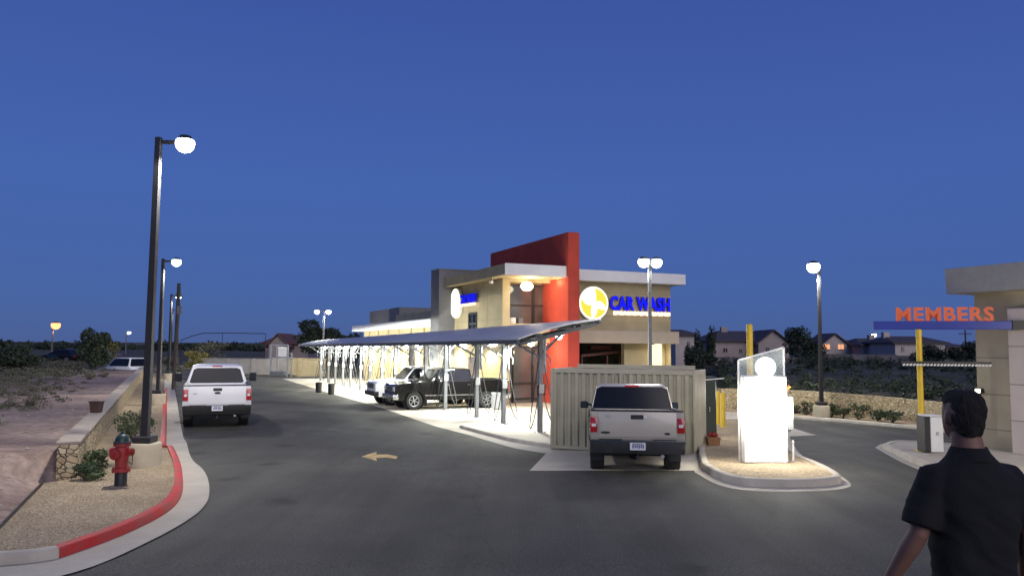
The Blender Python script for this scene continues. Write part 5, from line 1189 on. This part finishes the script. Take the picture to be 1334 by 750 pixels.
# right-hand building
rb_, rbo = uvroot('members_building', 10, 19.0, 0, 'beige block building with deep flat grey fascia at the right edge', 'building')
ut = 14.75; vf = 18.95; z1, z0 = Z_at(1234, 350.5, W(ut, vf)[1]), Z_at(1234, 383, W(ut, vf)[1])
vwl = vf + .45; utw = U_at(1270.5, vwl)
mb = MB(); mb.box(vwl, vwl + 8, 2, utw, -.1, z0 + .01); ub(mb, 'wall', mat('members_stucco', (.44, .375, .27), .9, var=.1, scale=1.3, bump=.45, bscale=90), rb_, rbo, bevel=.01)
mb = MB(); mb.hexa([(vf + .02, 1, z0), (30, 1, z0), (30, ut - .02, z0), (vf + .02, ut - .02, z0)], [(vf, 1, z1), (30, 1, z1), (30, ut, z1), (vf, ut, z1)]); ub(mb, 'roof_fascia', mat('grey_fascia', (.36, .35, .34), .6, var=.05), rb_, rbo, bevel=.01)
up = U_at(1313, vwl - .25); zp = Z_at(1316, 402, W(up, vwl - .25)[1])
mb = MB(); mb.box(vwl - .25, vwl - .002, 2, up, 0, zp); ub(mb, 'pale_panel', M['pinkwall'], rb_, rbo, bevel=.01)
mb = MB()
for py in (466, 514, 560): zz = Z_at(1290, py, W(utw - .6, vwl)[1]); mb.box(vwl - .006, vwl + .02, up + .02, utw + .006, zz - .012, zz + .012); mb.box(vwl - .258, vwl - .22, 2, up, zz + .28, zz + .3)
for uu in (utw - .35, utw - .8): pass
ub(mb, 'score_line', mat('block_joint', (.25, .21, .15), .9), rb_, rbo)
ul = U_at(1269, vwl - .1); zl = Z_at(1269, 508, W(utw, vwl)[1])
mb = MB(); mb.box(vwl - .14, vwl - .002, utw - .2, utw - .06, zl - .06, zl + .05); w_ = ub(mb, 'wall_lamp', M['bronze'], rb_, rbo)
mb = MB(); mb.box(vwl - .17, vwl - .142, utw - .19, utw - .07, zl - .05, zl + .04); ub(mb, 'lens', M['lamp_warm'], w_, rbo)
point((vwl - 1.6 - rbo[0], utw - 5.0 - rbo[1], 3.0), 190, (1, .9, .68), .4, rb_)  # light without a fixture, added to brighten the pale panel

# ================================================================== HYDRANT
hx, hy = G(157, 632, .1); hz = g(hx, hy) + .1
r_ = empty('fire_hydrant', (hx, hy, hz), R(-12), 'red fire hydrant with a dark green cap standing in the gravel bed', 'fire hydrant'); k = (Z_at(157, 562, hy) - hz) / .95
Sc = lambda p: [(a * k, b * k) for a, b in p]
mb = MB(); mb.lathe(Sc([(.105, -.05), (.105, .26), (.1, .27)]), 24); mb.build('standpipe', M['black'], r_, smooth=40)
mb = MB(); mb.lathe(Sc([(.1, .245), (.155, .25), (.155, .28), (.15, .285), (.15, .31), (.105, .315), (.105, .42), (.118, .50), (.125, .58), (.12, .66), (.105, .70), (.145, .705), (.145, .745), (.12, .75)]), 28); bd = mb.build('barrel', M['hyd_red'], r_, smooth=35)
mb = MB(); mb.lathe(Sc([(.15, .751), (.15, .775), (.128, .78), (.12, .83), (.09, .88), (.05, .91), (.03, .912)]), 28); mb.lathe(Sc([(.035, .91), (.03, .96), (.01, .965)]), 5); mb.build('bonnet', M['hyd_green'], r_, smooth=35)
for s in (-1, 1):
    mb = MB(); c = .60 * k; mb.cyl((s * .08 * k, 0, c), (s * .17 * k, 0, c), .058 * k, n=16); no = mb.build('nozzle', M['hyd_red'], bd, smooth=40)
    mb = MB(); mb.cyl((s * .171 * k, 0, c), (s * .215 * k, 0, c), .068 * k, n=16); mb.cyl((s * .216 * k, 0, c), (s * .25 * k, 0, c), .022 * k, n=5); mb.build('nozzle_cap', M['hyd_red'], r_, smooth=40)
mb = MB(); c = .56 * k; mb.cyl((0, -.08 * k, c), (0, -.17 * k, c), .075 * k, n=18); mb.build('nozzle', M['hyd_red'], bd, smooth=40); mb = MB(); mb.cyl((0, -.171 * k, c), (0, -.215 * k, c), .085 * k, n=18); mb.cyl((0, -.216 * k, c), (0, -.245 * k, c), .024 * k, n=5); mb.build('nozzle_cap', M['hyd_red'], r_, smooth=40)
mb = MB()
for i in range(8):
    a = math.pi * i / 4; mb.cyl((.135 * k * math.cos(a), .135 * k * math.sin(a), .23 * k), (.135 * k * math.cos(a), .135 * k * math.sin(a), .325 * k), .012 * k, n=6); mb.cyl((.132 * k * math.cos(a), .132 * k * math.sin(a), .69 * k), (.132 * k * math.cos(a), .132 * k * math.sin(a), .79 * k), .01 * k, n=6)
mb.build('flange_bolt', M['hyd_red'], r_)
mb = MB(); pts = [(.22 * k, -.02, .58 * k)] + [(.235 * k, -.02 - .0 * i, (.58 - .045 * i) * k + .02 * math.sin(i)) for i in range(1, 5)] + [(.14 * k, -.03, .44 * k)]; mb.tube(pts, .008, 5); mb.build('chain', M['black'], r_)
# brown bucket on the wall
d_ = None
u_ = U_at(125, -1.6, 545); x, y = W(u_, -1.6)
r_ = empty('plant_pot', (x, y, g(x, y) + .785), 0, 'dark brown square plant pot standing on top of the left stone wall', 'pot')
mb = MB(); w_ = .135; mb.hexa([(-w_ * .8, -w_ * .8, 0), (w_ * .8, -w_ * .8, 0), (w_ * .8, w_ * .8, 0), (-w_ * .8, w_ * .8, 0)], [(-w_, -w_, .27), (w_, -w_, .27), (w_, w_, .27), (-w_, w_, .27)]); mb.build('pot_body', M['brown'], r_, bevel=.01)
mb = MB(); mb.box(-w_ - .012, w_ + .012, -w_ - .012, w_ + .012, .272, .305); mb.build('rim', M['brown'], r_, bevel=.008)
# second row bins
def bin_(px, py, pyt, wpx, label, m=None, name='trash_bin', sq=False):
    x, y = G(px, py); z = g(x, y); H = Z_at(px, pyt, y) - z; w = wpx / FPX * y / 2
    root = empty(name, (x, y, z), AR, label, 'trash bin', None)
    mb = MB()
    if sq: mb.box(-w, w, -w, w, .03, H - .12); mb.build('bin_body', m or M['black'], root, bevel=.015); mb = MB(); mb.box(-w - .01, w + .01, -w - .01, w + .01, H - .11, H); mb.build('lid', m or M['black'], root, bevel=.02)
    else: mb.lathe([(w * .92, 0), (w, .1), (w, H - .12)], 24); mb.build('bin_body', m or M['black'], root, smooth=40); mb = MB(); mb.lathe([(w * 1.05, H - .119), (w * 1.05, H - .03), (w * .6, H), (.01, H + .0)], 24); mb.build('lid', m or M['black'], root, smooth=40)
bin_(415, 511, 497.5, 8, 'left one of the two black bins at the far vacuum stations'); bin_(431.5, 513.5, 499, 8.5, 'right one of the two black bins at the far vacuum stations')
bin_(646.5, 533, 511, 10, 'light grey square bin beside the black pickup tail', m=M['grey_metal'], sq=True)

# ================================================================== FAR END OF THE LOT
def straight_wall(px0, px1, d0, d1, z1, m, label, th=.2, piers=()):
    x0, x1 = X_at(px0, 470, d0), X_at(px1, 470, d1); zz = min(terr(x0, d0), terr(x1, d1), terr((x0 + x1) / 2, (d0 + d1) / 2)) - .1
    a = Vector((x0, d0)); b = Vector((x1, d1)); L = (b - a).length; root = empty('block_wall', (x0, d0, zz), math.atan2(d1 - d0, x1 - x0), label, 'wall')
    mb = MB(); mb.box(0, L, 0, th, 0, z1 - zz); mb.build('wall_face', m, root); mb = MB(); mb.box(-.02, L + .02, -.03, th + .03, z1 - zz + .001, z1 - zz + .07); mb.build('cap', m, root)
    for p in piers: mb = MB(); mb.box(L * p - .15, L * p + .15, -.08, -.003, 0, z1 - zz + .05); mb.build('pier', m, root)
    return root
straight_wall(246, 382, 79, 77.5, Z_at(320, 467.5, 78), M['block_pale'], 'pale grey block wall closing the far end of the lot', piers=(.12, .38, .62, .9))
straight_wall(376, 424, 75.5, 75, Z_at(400, 467.5, 75), M['stucco'], 'tan enclosure wall at the far end beside the canopy', piers=(.3,))
drape('kerb_far', [(X_at(250, 490, 76.5), 76.3), (X_at(385, 490, 75.2), 75.0), (X_at(385, 490, 75.2), 75.4), (X_at(250, 490, 76.5), 76.7)], .12, M['concrete'], 1)
point((X_at(350, 470, 74), 73.5, 3.6), 250, (1, .95, .85), .2, name='wall_light')
# pipe rack with ladder
d_ = 73; x = X_at(352, 490, d_); z = g(x, d_); k = d_ / FPX
r_ = empty('pump_rack', (x, d_, z), 0, 'white pipe frame with a tank box and a small ladder at the far end', 'equipment rack')
mb = MB()
for dx in (0, 8, 22, 27): mb.bar((dx * k, 0, 0), (dx * k, 0, 2.9 if dx < 25 else 2.2), .12, .12)
mb.bar((0, 0, 1.7), (27 * k, 0, 1.7), .1, .1); mb.bar((0, 0, 2.9), (22 * k, 0, 2.9), .1, .1); mb.bar((0, 0, .25), (27 * k, 0, .25), .1, .1); mb.build('pipe_frame', M['grey_metal'], r_)
mb = MB(); mb.box(9 * k, 21 * k, .0, .6, 1.8, 2.7); mb.build('tank', M['white'], r_, bevel=.04); mb = MB(); mb.box(0, 18 * k, -.2, .5, .05, .5); mb.build('plinth', M['grey_paint'], r_, bevel=.03)
mb = MB()
for i in range(7): mb.bar((22 * k, -.06, .3 + .3 * i), (27 * k, -.06, .3 + .3 * i), .05, .05)
mb.build('ladder', M['grey_metal'], r_)
# pipe shade frame seen as thin lines against the sky
d_ = 98; zz = terr(X_at(290, 480, d_), d_)
r_ = empty('shade_frame', (X_at(290, 480, d_), d_, zz), 0, 'thin dark pipe frame silhouetted against the sky beyond the far block wall', 'frame'); ox = r_.location.x
fp_ = lambda px, py: (X_at(px, py, d_) - ox, 0, Z_at(px, py, d_) - zz)
mb = MB(); mb.tube([fp_(236, 443), fp_(250, 437.5), fp_(264, 434), fp_(300, 433.6), fp_(346, 434.5)], .045, 6); mb.build('top_pipe', M['bronze'], r_)
mb = MB(); mb.tube([fp_(236, 447), fp_(346, 447)], .035, 6); mb.build('lower_pipe', M['bronze'], r_)
for px, py in ((236, 443), (346, 434.5), (290, 433.8)): mb = MB(); p = fp_(px, py); mb.cyl((p[0], 0, 0), p, .035, n=8); mb.build('post', M['bronze'], r_)
def house(px0, px1, d, py_e, py_r, m, label, zb=None, gable=None, lit=(), wins=(), depth=9, hip=.22, chim=None, rm=None, n='house'):
    x0, x1 = X_at(px0, 450, d), X_at(px1, 450, d); zb = terr(x0, d) - .3 if zb is None else zb; ze, zr_ = Z_at(px0, py_e, d) - zb, Z_at(px0, py_r, d) - zb; w = x1 - x0
    root = empty(n, (x0, d, zb), 0, label, 'house', 'houses beyond the car wash'); rm = rm or M['house_roof']
    mb = MB(); mb.box(0, w, 0, depth, 0, ze); mb.build('wall', m, root)
    o_ = .5; h = hip * w; mb = MB()
    mb.add([(-o_, -o_, ze - .06), (w + o_, -o_, ze - .06), (w + o_, depth + o_, ze - .06), (-o_, depth + o_, ze - .06), (h, depth / 2, zr_), (w - h, depth / 2, zr_), (-o_, -o_, ze + .1), (w + o_, -o_, ze + .1), (w + o_, depth + o_, ze + .1), (-o_, depth + o_, ze + .1)],
           [(3, 2, 1, 0), (0, 1, 7, 6), (1, 2, 8, 7), (2, 3, 9, 8), (3, 0, 6, 9), (6, 7, 5, 4), (7, 8, 5), (8, 9, 4, 5), (9, 6, 4)]); rf = mb.build('roof', rm, root)
    if chim: a = (X_at(chim, 450, d) - x0); mb = MB(); mb.box(a - .4, a + .4, depth / 2 - .8, depth / 2, ze, zr_ + .5); mb.build('chimney', m, rf)
    if gable:
        ga, gb, gy = gable; a, b = X_at(ga, 450, d - 2) - x0, X_at(gb, 450, d - 2) - x0; zg_ = Z_at(ga, gy, d - 2) - zb; zl = ze * .93
        mb = MB(); mb.extr([(a, -2, 0), (b, -2, 0), (b, -2, zl), ((a + b) / 2, -2, zg_), (a, -2, zl)], 0, (0, 5, 0)); mb.build('gable_wall', m, root)
        mb = MB(); mm_ = (a + b) / 2
        for s, e in ((a, -1), (b, 1)):
            sl = (zg_ - zl) / (mm_ - a); mb.hexa([(min(s + e * .4, mm_), -2.4, 0), (max(s + e * .4, mm_), -2.4, 0), (max(s + e * .4, mm_), depth / 2, 0), (min(s + e * .4, mm_), depth / 2, 0)], [(min(s + e * .4, mm_), -2.4, 0), (max(s + e * .4, mm_), -2.4, 0), (max(s + e * .4, mm_), depth / 2, 0), (min(s + e * .4, mm_), depth / 2, 0)])
            nv = mb.v[-8:]
            mb.v[-8:] = [(p[0], p[1], zg_ - abs(p[0] - mm_) * sl + (.05 if i < 4 else .22)) for i, p in enumerate(nv)]
        mb.build('roof', rm, root)
    for lst, mm in ((lit, M['win_lit']), (wins, M['win_dark'])):
        for (wx, wy, ww, wh) in lst:
            fy = -2.05 if gable and gable[0] <= wx <= gable[1] else -.05; dd = d + fy
            a = X_at(wx, 450, dd) - x0; zc = Z_at(wx, wy, dd) - zb; hw, hh = ww * d / FPX / 2, wh * d / FPX / 2
            mb = MB(); mb.box(a - hw, a + hw, fy, fy + .08, zc - hh, zc + hh); w_ = mb.build('window', mm, root)
            mb = MB(); mb.box(a - hw - .08, a + hw + .08, fy - .03, fy + .06, zc - hh - .1, zc - hh - .003); mb.box(a - .03, a + .03, fy - .02, fy + .04, zc - hh, zc + hh); mb.build('frame', m, w_)
    return root
house(346, 402, 100, 447, 435, M['house_wall'], 'low house with reddish tiled roof beyond the far end of the lot', gable=(350, 374, 436), hip=.1, rm=mat('reddish_tile', (.16, .08, .07), .85, var=.2, bump=.5))
house(880, 905, 92, 436, 428, M['house_wall2'], 'house partly hidden right behind the car wash corner', hip=.2, wins=((897, 448, 3, 6),))
house(928, 1024, 100, 444, 429.5, M['house_wall'], 'largest house, with long ridge and a right hand gable, left of the lamp pole', gable=(988, 1028, 431), chim=957, wins=((1000, 455, 4, 5), (945, 456, 5, 5), (965, 457, 4, 5)), depth=11)
house(1062, 1124, 118, 449, 441, M['house_wall2'], 'gabled house with two orange lit windows', gable=(1068, 1108, 435.5), lit=((1077, 451.5, 8, 6), (1095.5, 451.5, 7, 6)), hip=.15)
house(1124, 1164, 112, 450, 440, M['house_wall'], 'dark low house left of the MEMBERS post', wins=((1146, 456, 4, 5),), chim=1152)
house(1166, 1231, 104, 446.5, 437, M['house_wall2'], 'pale house with two small windows right behind the yellow post', wins=((1176, 454.5, 4, 6), (1221, 454, 4, 7)), hip=.12, chim=1173)
house(1233, 1262, 108, 452, 446, M['house_wall'], 'small low house beside the beige building edge', hip=.2)
straight_wall(1060, 1168, 84, 80, Z_at(1100, 462, 82), M['block'], 'grey block garden wall in front of the dark low house', piers=(.2, .5, .8))
straight_wall(1168, 1262, 80, 76, Z_at(1220, 464.5, 78), M['block'], 'grey block garden wall in front of the pale house', piers=(.3, .7))
straight_wall(926, 1056, 86, 84, Z_at(990, 466, 85), M['block'], 'grey block garden wall in front of the largest house', piers=(.25, .6))
for i, (px, d_, h, r, lb) in enumerate([(910.5, 80, 4.6, .5, 'left cypress beside the car wash corner'), (925.5, 80, 4.8, .55, 'right cypress left of the largest house'), (899, 78, 3.2, .6, 'short cypress close to the car wash wall')]):
    x = X_at(px, 450, d_); z = terr(x, d_); tree(x, d_, z, h, r, 60 + i, M['leaf_dark'], lb, name='cypress_tree', trunk=.06, n=1500, size=.12, group='cypress trees', k=16)
for i, (px, d_, h, r, lb) in enumerate([(1041, 78, 3.6, 1.6, 'dark bushy tree between the largest house and the lamp pole'), (1056, 84, 2.8, 1.6, 'dark bush tree just left of the right lamp pole'), (915, 72, 2.9, 1.6, 'dark shrubby tree under the cypresses'), (1258, 70, 2.6, 1.3, 'dark bushy tree beside the right building edge'), (1210, 74, 2.2, 1.6, 'low tree before the pale house')]):
    x = X_at(px, 450, d_); z = terr(x, d_); tree(x, d_, z, h, r, 80 + i, M['leaf_dark'], lb, name='yard_tree', trunk=.1, n=1900, size=.14)
d_ = 90; x = X_at(1258, 450, d_); z = terr(x, d_); H = Z_at(1258, 430, d_) - z
r_ = empty('utility_pole', (x, d_, z), 0, 'thin distant utility pole left of the beige building', 'utility pole'); mb = MB(); mb.cyl((0, 0, -.1), (0, 0, H), .11, .08); mb.build('pole', M['wood_pole'], r_); mb = MB(); mb.bar((-.7, 0, H - .4), (.7, 0, H - .4), .1, .1); mb.build('crossarm', M['wood_pole'], r_)
# low pale structures beyond the lot at left
straight_wall(50, 112, 96, 99, Z_at(80, 471, 97), M['block'], 'low pale wall beyond the vacant lot under the orange lamp')
d_ = 150
house(66, 120, d_, 463, 459, M['house_wall'], 'low distant building under the orange street lamp', hip=.05, zb=.2, depth=12, wins=((84, 466, 5, 3),))

# ================================================================== PERSON
def voxel(mb, name, m, root, vox, smooth_it=3, thick=0):
    me = bpy.data.meshes.new('t'); me.from_pydata(mb.v, [], mb.f)
    bm = bmesh.new(); bm.from_mesh(me); bmesh.ops.recalc_face_normals(bm, faces=bm.faces); bm.to_mesh(me); bm.free()
    o = bpy.data.objects.new('t', me); C.objects.link(o); r = o.modifiers.new('r', 'REMESH'); r.mode = 'VOXEL'; r.voxel_size = vox
    s = o.modifiers.new('s', 'SMOOTH'); s.iterations = smooth_it; s.factor = .5
    dg = bpy.context.evaluated_depsgraph_get(); out = bpy.data.meshes.new_from_object(o.evaluated_get(dg)); bpy.data.objects.remove(o)
    out.name = name; out.materials.clear(); out.materials.append(m); out.shade_smooth(); q = bpy.data.objects.new(name, out); C.objects.link(q); q.parent = root; return q
def sect(mb, secs, n=28):        # (x, y, z, halfwidth, halfdepth) elliptical sections, stacked
    vs = []; fs = []
    for cx, cy, z, a, b in secs:
        for i in range(n):
            t = 2 * math.pi * i / n; c, s = math.cos(t), math.sin(t); e = .82
            vs.append((cx + a * math.copysign(abs(c) ** e, c), cy + b * math.copysign(abs(s) ** e, s), z))
    for k in range(len(secs) - 1):
        for i in range(n): fs.append((k * n + i, k * n + (i + 1) % n, (k + 1) * n + (i + 1) % n, (k + 1) * n + i))
    fs += [tuple(range(n - 1, -1, -1)), tuple(range((len(secs) - 1) * n, len(secs) * n))]; mb.add(vs, fs); return mb
def ell(mb, c, r, n=16):
    prof = [(max(.02, math.sin(math.pi * i / 10)), -math.cos(math.pi * i / 10)) for i in range(11)]; t = MB(); t.lathe(prof, n); mb.add([(p[0] * r[0] + c[0], p[1] * r[1] + c[1], p[2] * r[2] + c[2]) for p in t.v], t.f)
pd = 3.72; pxx = X_at(1264, 600, pd); gzp = g(pxx, pd); topz = Z_at(1254, 508, pd); ks = (topz - gzp) / 1.80
person = empty('person', (pxx, pd, gzp), R(4), 'man seen from behind in a black polo shirt walking at the right edge', 'person'); person.scale = (ks * 1.04, ks * 1.04, ks)
skin = mat('skin', (.20, .10, .07), .6, var=.08, scale=12); shirt = mat('black_polo_cloth', (.006, .0065, .008), .9, var=.25, scale=9, bump=.5, bscale=220); hairm = mat('dark_hair', (.009, .007, .006), .75, var=.4, scale=30, bump=.9, bscale=160); jean = mat('dark_trousers', (.02, .022, .03), .85, var=.2, scale=8, bump=.4, bscale=150); shoe = mat('shoe_leather', (.02, .017, .015), .5)
bd_ = MB()
sect(bd_, [(0, 0, .86, .15, .10), (0, 0, 1.0, .145, .095), (0, 0, 1.15, .155, .10), (0, 0, 1.3, .175, .105), (0, 0, 1.38, .165, .09), (0, .0, 1.43, .10, .065), (0, .005, 1.50, .068, .066)])
bd_.tube([(0, .0, 1.44), (0, .01, 1.52), (-.004, .025, 1.60)], [.074, .068, .062], 20)
HX, HY = -.006, .03
sect(bd_, [(HX, HY + .045, 1.568, .03, .035), (HX, HY + .03, 1.585, .052, .065), (HX, HY + .015, 1.62, .066, .085), (HX, HY + .005, 1.66, .073, .094), (HX, HY, 1.70, .076, .098), (HX, HY - .002, 1.735, .074, .094), (HX, HY, 1.765, .060, .075), (HX, HY, 1.782, .035, .045)])
ell(bd_, (HX, HY + .098, 1.665), (.014, .018, .026)); ell(bd_, (HX, HY + .092, 1.625), (.025, .010, .010)); ell(bd_, (HX, HY + .085, 1.70), (.05, .014, .010)); ell(bd_, (HX, HY + .08, 1.59), (.022, .016, .014))
for s in (-1, 1):
    ell(bd_, (HX + s * .078, HY - .0, 1.668), (.010, .020, .032)); ell(bd_, (HX + s * .03, HY + .09, 1.682), (.014, .008, .008))
    hp = (s * .09, 0, .92); kn = (s * .10, .06 * s + .02, .49); an = (s * .10, .12 * s - .03, .09)
    bd_.tube([hp, tuple((Vector(hp) + Vector(kn)) / 2), kn, tuple((Vector(kn) * .65 + Vector(an) * .35)), an], [.085, .075, .055, .058, .038], 16)
    ell(bd_, (an[0], an[1] + .05, .045), (.04, .11, .038))
def arm(mb, s, sh, elb, wr_, hand):
    sh, elb, wr_, hand = map(Vector, (sh, elb, wr_, hand))
    mb.tube([sh, (sh + elb) / 2, elb, elb * .7 + wr_ * .3, wr_], [.050, .048, .043, .044, .029], 18)
    d = (hand - wr_).normalized(); side = Vector((0, 1, 0)); side = (side - d * side.dot(d)).normalized(); nrm = d.cross(side)
    # palm
    vs = []
    for t, wd_, th_ in ((0, .027, .018), (.35, .036, .017), (.8, .043, .015), (1.0, .040, .013)):
        c = wr_ + d * .095 * t
        for a in range(12):
            an_ = 2 * math.pi * a / 12; vs.append(c + side * wd_ * math.cos(an_) + nrm * th_ * math.sin(an_))
    mb.add(vs, [(k * 12 + i, k * 12 + (i + 1) % 12, (k + 1) * 12 + (i + 1) % 12, (k + 1) * 12 + i) for k in range(3) for i in range(12)] + [tuple(range(11, -1, -1)), tuple(range(36, 48))])
    kk = wr_ + d * .085; cur = -nrm * s if (nrm * -s).x * -s > 0 else nrm * s
    cur = Vector((-s, 0, 0))
    for i, L_ in enumerate((.066, .076, .071, .055)):
        b = kk + side * (.031 - .0205 * i); p1 = b + d * L_ * .45 + cur * .004; p2 = p1 + (d * .85 + cur * .5).normalized() * L_ * .3; p3 = p2 + (d * .6 + cur * .8).normalized() * L_ * .28
        mb.tube([b - d * .01, p1, p2, p3], [.0092, .0088, .0082, .0065], 8)
    tb = wr_ + d * .03 + side * .022; mb.tube([tb, tb + side * .026 + d * .025 + cur * .006, tb + side * .034 + d * .052 + cur * .012, tb + side * .034 + d * .072 + cur * .018], [.013, .0115, .010, .007], 8)
armL = ((-.178, .0, 1.395), (-.268, -.02, 1.14), (-.365, .05, .915), (-.405, .08, .82)); armR = ((.178, .0, 1.395), (.242, -.03, 1.14), (.275, .04, .89), (.285, .08, .80))
arm(bd_, -1, *armL); arm(bd_, 1, *armR)
voxel(bd_, 'body', skin, person, .0058, 2)
sh_ = MB()
secs = [(0, 0, .84, .182, .125), (0, 0, .92, .183, .128), (0, 0, 1.03, .176, .122), (0, 0, 1.15, .182, .124), (0, 0, 1.27, .203, .130), (0, 0, 1.35, .212, .128), (0, 0, 1.40, .196, .116), (0, 0, 1.44, .152, .10), (0, .0, 1.48, .108, .084), (0, .004, 1.515, .079, .073)]
sect(sh_, secs, 40)
def folds(mb):
    out = []
    for p in mb.v:
        v = Vector(p); n = noise.noise(Vector((v.x * 5 + v.z * 4, v.y * 5, v.z * 9))) * .010 + noise.noise(Vector((v.x * 14 + v.z * 8, v.y * 9, v.z * 20 + 4))) * .004
        d = Vector((v.x, v.y * 1.4, 0)); d = d.normalized() if d.length > .01 else d; out.append(tuple(v + d * n))
    mb.v = out
for s, a in ((-1, armL), (1, armR)):
    A, B = Vector(a[0]), Vector(a[1]); e = A + (B - A) * .86; sh_.tube([A + Vector((-s * .07, 0, .012)), A + Vector((-s * .01, 0, .002)), A + (B - A) * .22, A + (B - A) * .5, e], [.062, .070, .075, .074, .078], 24)
so = voxel(sh_, 'polo_shirt', shirt, person, .008, 14)
for v in so.data.vertices:
    p = v.co; n_ = noise.noise(Vector((p.x * 7 + p.z * 6, p.y * 5, p.z * 8))) * .014 + (.5 - abs(noise.noise(Vector((p.x * 10 + p.z * 12, p.y * 8, p.z * 9 + 4))))) * .012
    d = Vector((p.x, p.y, 0)); d = d.normalized() if d.length > .01 else d
    if p.z < 1.44: v.co = p + d * n_
cl = MB(); cl.lathe([(.082, 1.485), (.075, 1.53), (.069, 1.535), (.066, 1.50)], 32, (0, .008, 0)); cl.lathe([(.100, 1.478), (.073, 1.537), (.070, 1.535), (.088, 1.478)], 32, (0, .006, 0)); cl.build('collar', shirt, so, smooth=60)
tr = MB(); sect(tr, [(0, 0, .80, .172, .118), (0, 0, .90, .168, .115), (0, 0, .97, .165, .112)], 32)
for s in (-1, 1):
    kn = (s * .10, .06 * s + .02, .49); an = (s * .10, .12 * s - .03, .06); tr.tube([(s * .085, 0, .86), (s * .095, .03 * s, .70), kn, tuple(Vector(kn) * .5 + Vector(an) * .5), an], [.097, .09, .072, .068, .064], 18)
voxel(tr, 'trousers', jean, person, .011, 3)
for s in (-1, 1):
    f = MB(); ax, ay = s * .10, .12 * s - .03; ell(f, (ax, ay + .05, .048), (.05, .135, .046)); ell(f, (ax, ay - .01, .07), (.045, .06, .055)); q = voxel(f, 'shoe', shoe, person, .009, 2)
hr_ = MB(); sect(hr_, [(HX, HY - .050, 1.588, .046, .032), (HX, HY - .046, 1.605, .055, .042), (HX, HY - .038, 1.622, .062, .055), (HX, HY - .026, 1.65, .072, .072), (HX, HY - .018, 1.68, .077, .084), (HX, HY - .010, 1.72, .080, .094), (HX, HY - .002, 1.755, .075, .096), (HX, HY + .0, 1.782, .062, .08), (HX, HY, 1.800, .032, .045)], 30)
ho = voxel(hr_, 'hair', hairm, person, .006, 2); ho.scale = (.96, 1, 1)
for v in ho.data.vertices:
    p = v.co; c = Vector((HX, HY, 1.69)); d = (p - c).normalized(); v.co = p + d * (.005 * noise.noise(Vector((p.x * 110, p.y * 110, p.z * 35))) + .006 * noise.noise(p * 22))
bl = MB(); bl.lathe([(.16, .0), (.168, .0), (.168, .035), (.16, .035)], 32, (0, 0, .0)); bl.v = [(p[0] * 1.03, p[1] * .72, p[2] + .93) for p in bl.v]; bl.build('belt', M['black'], person)
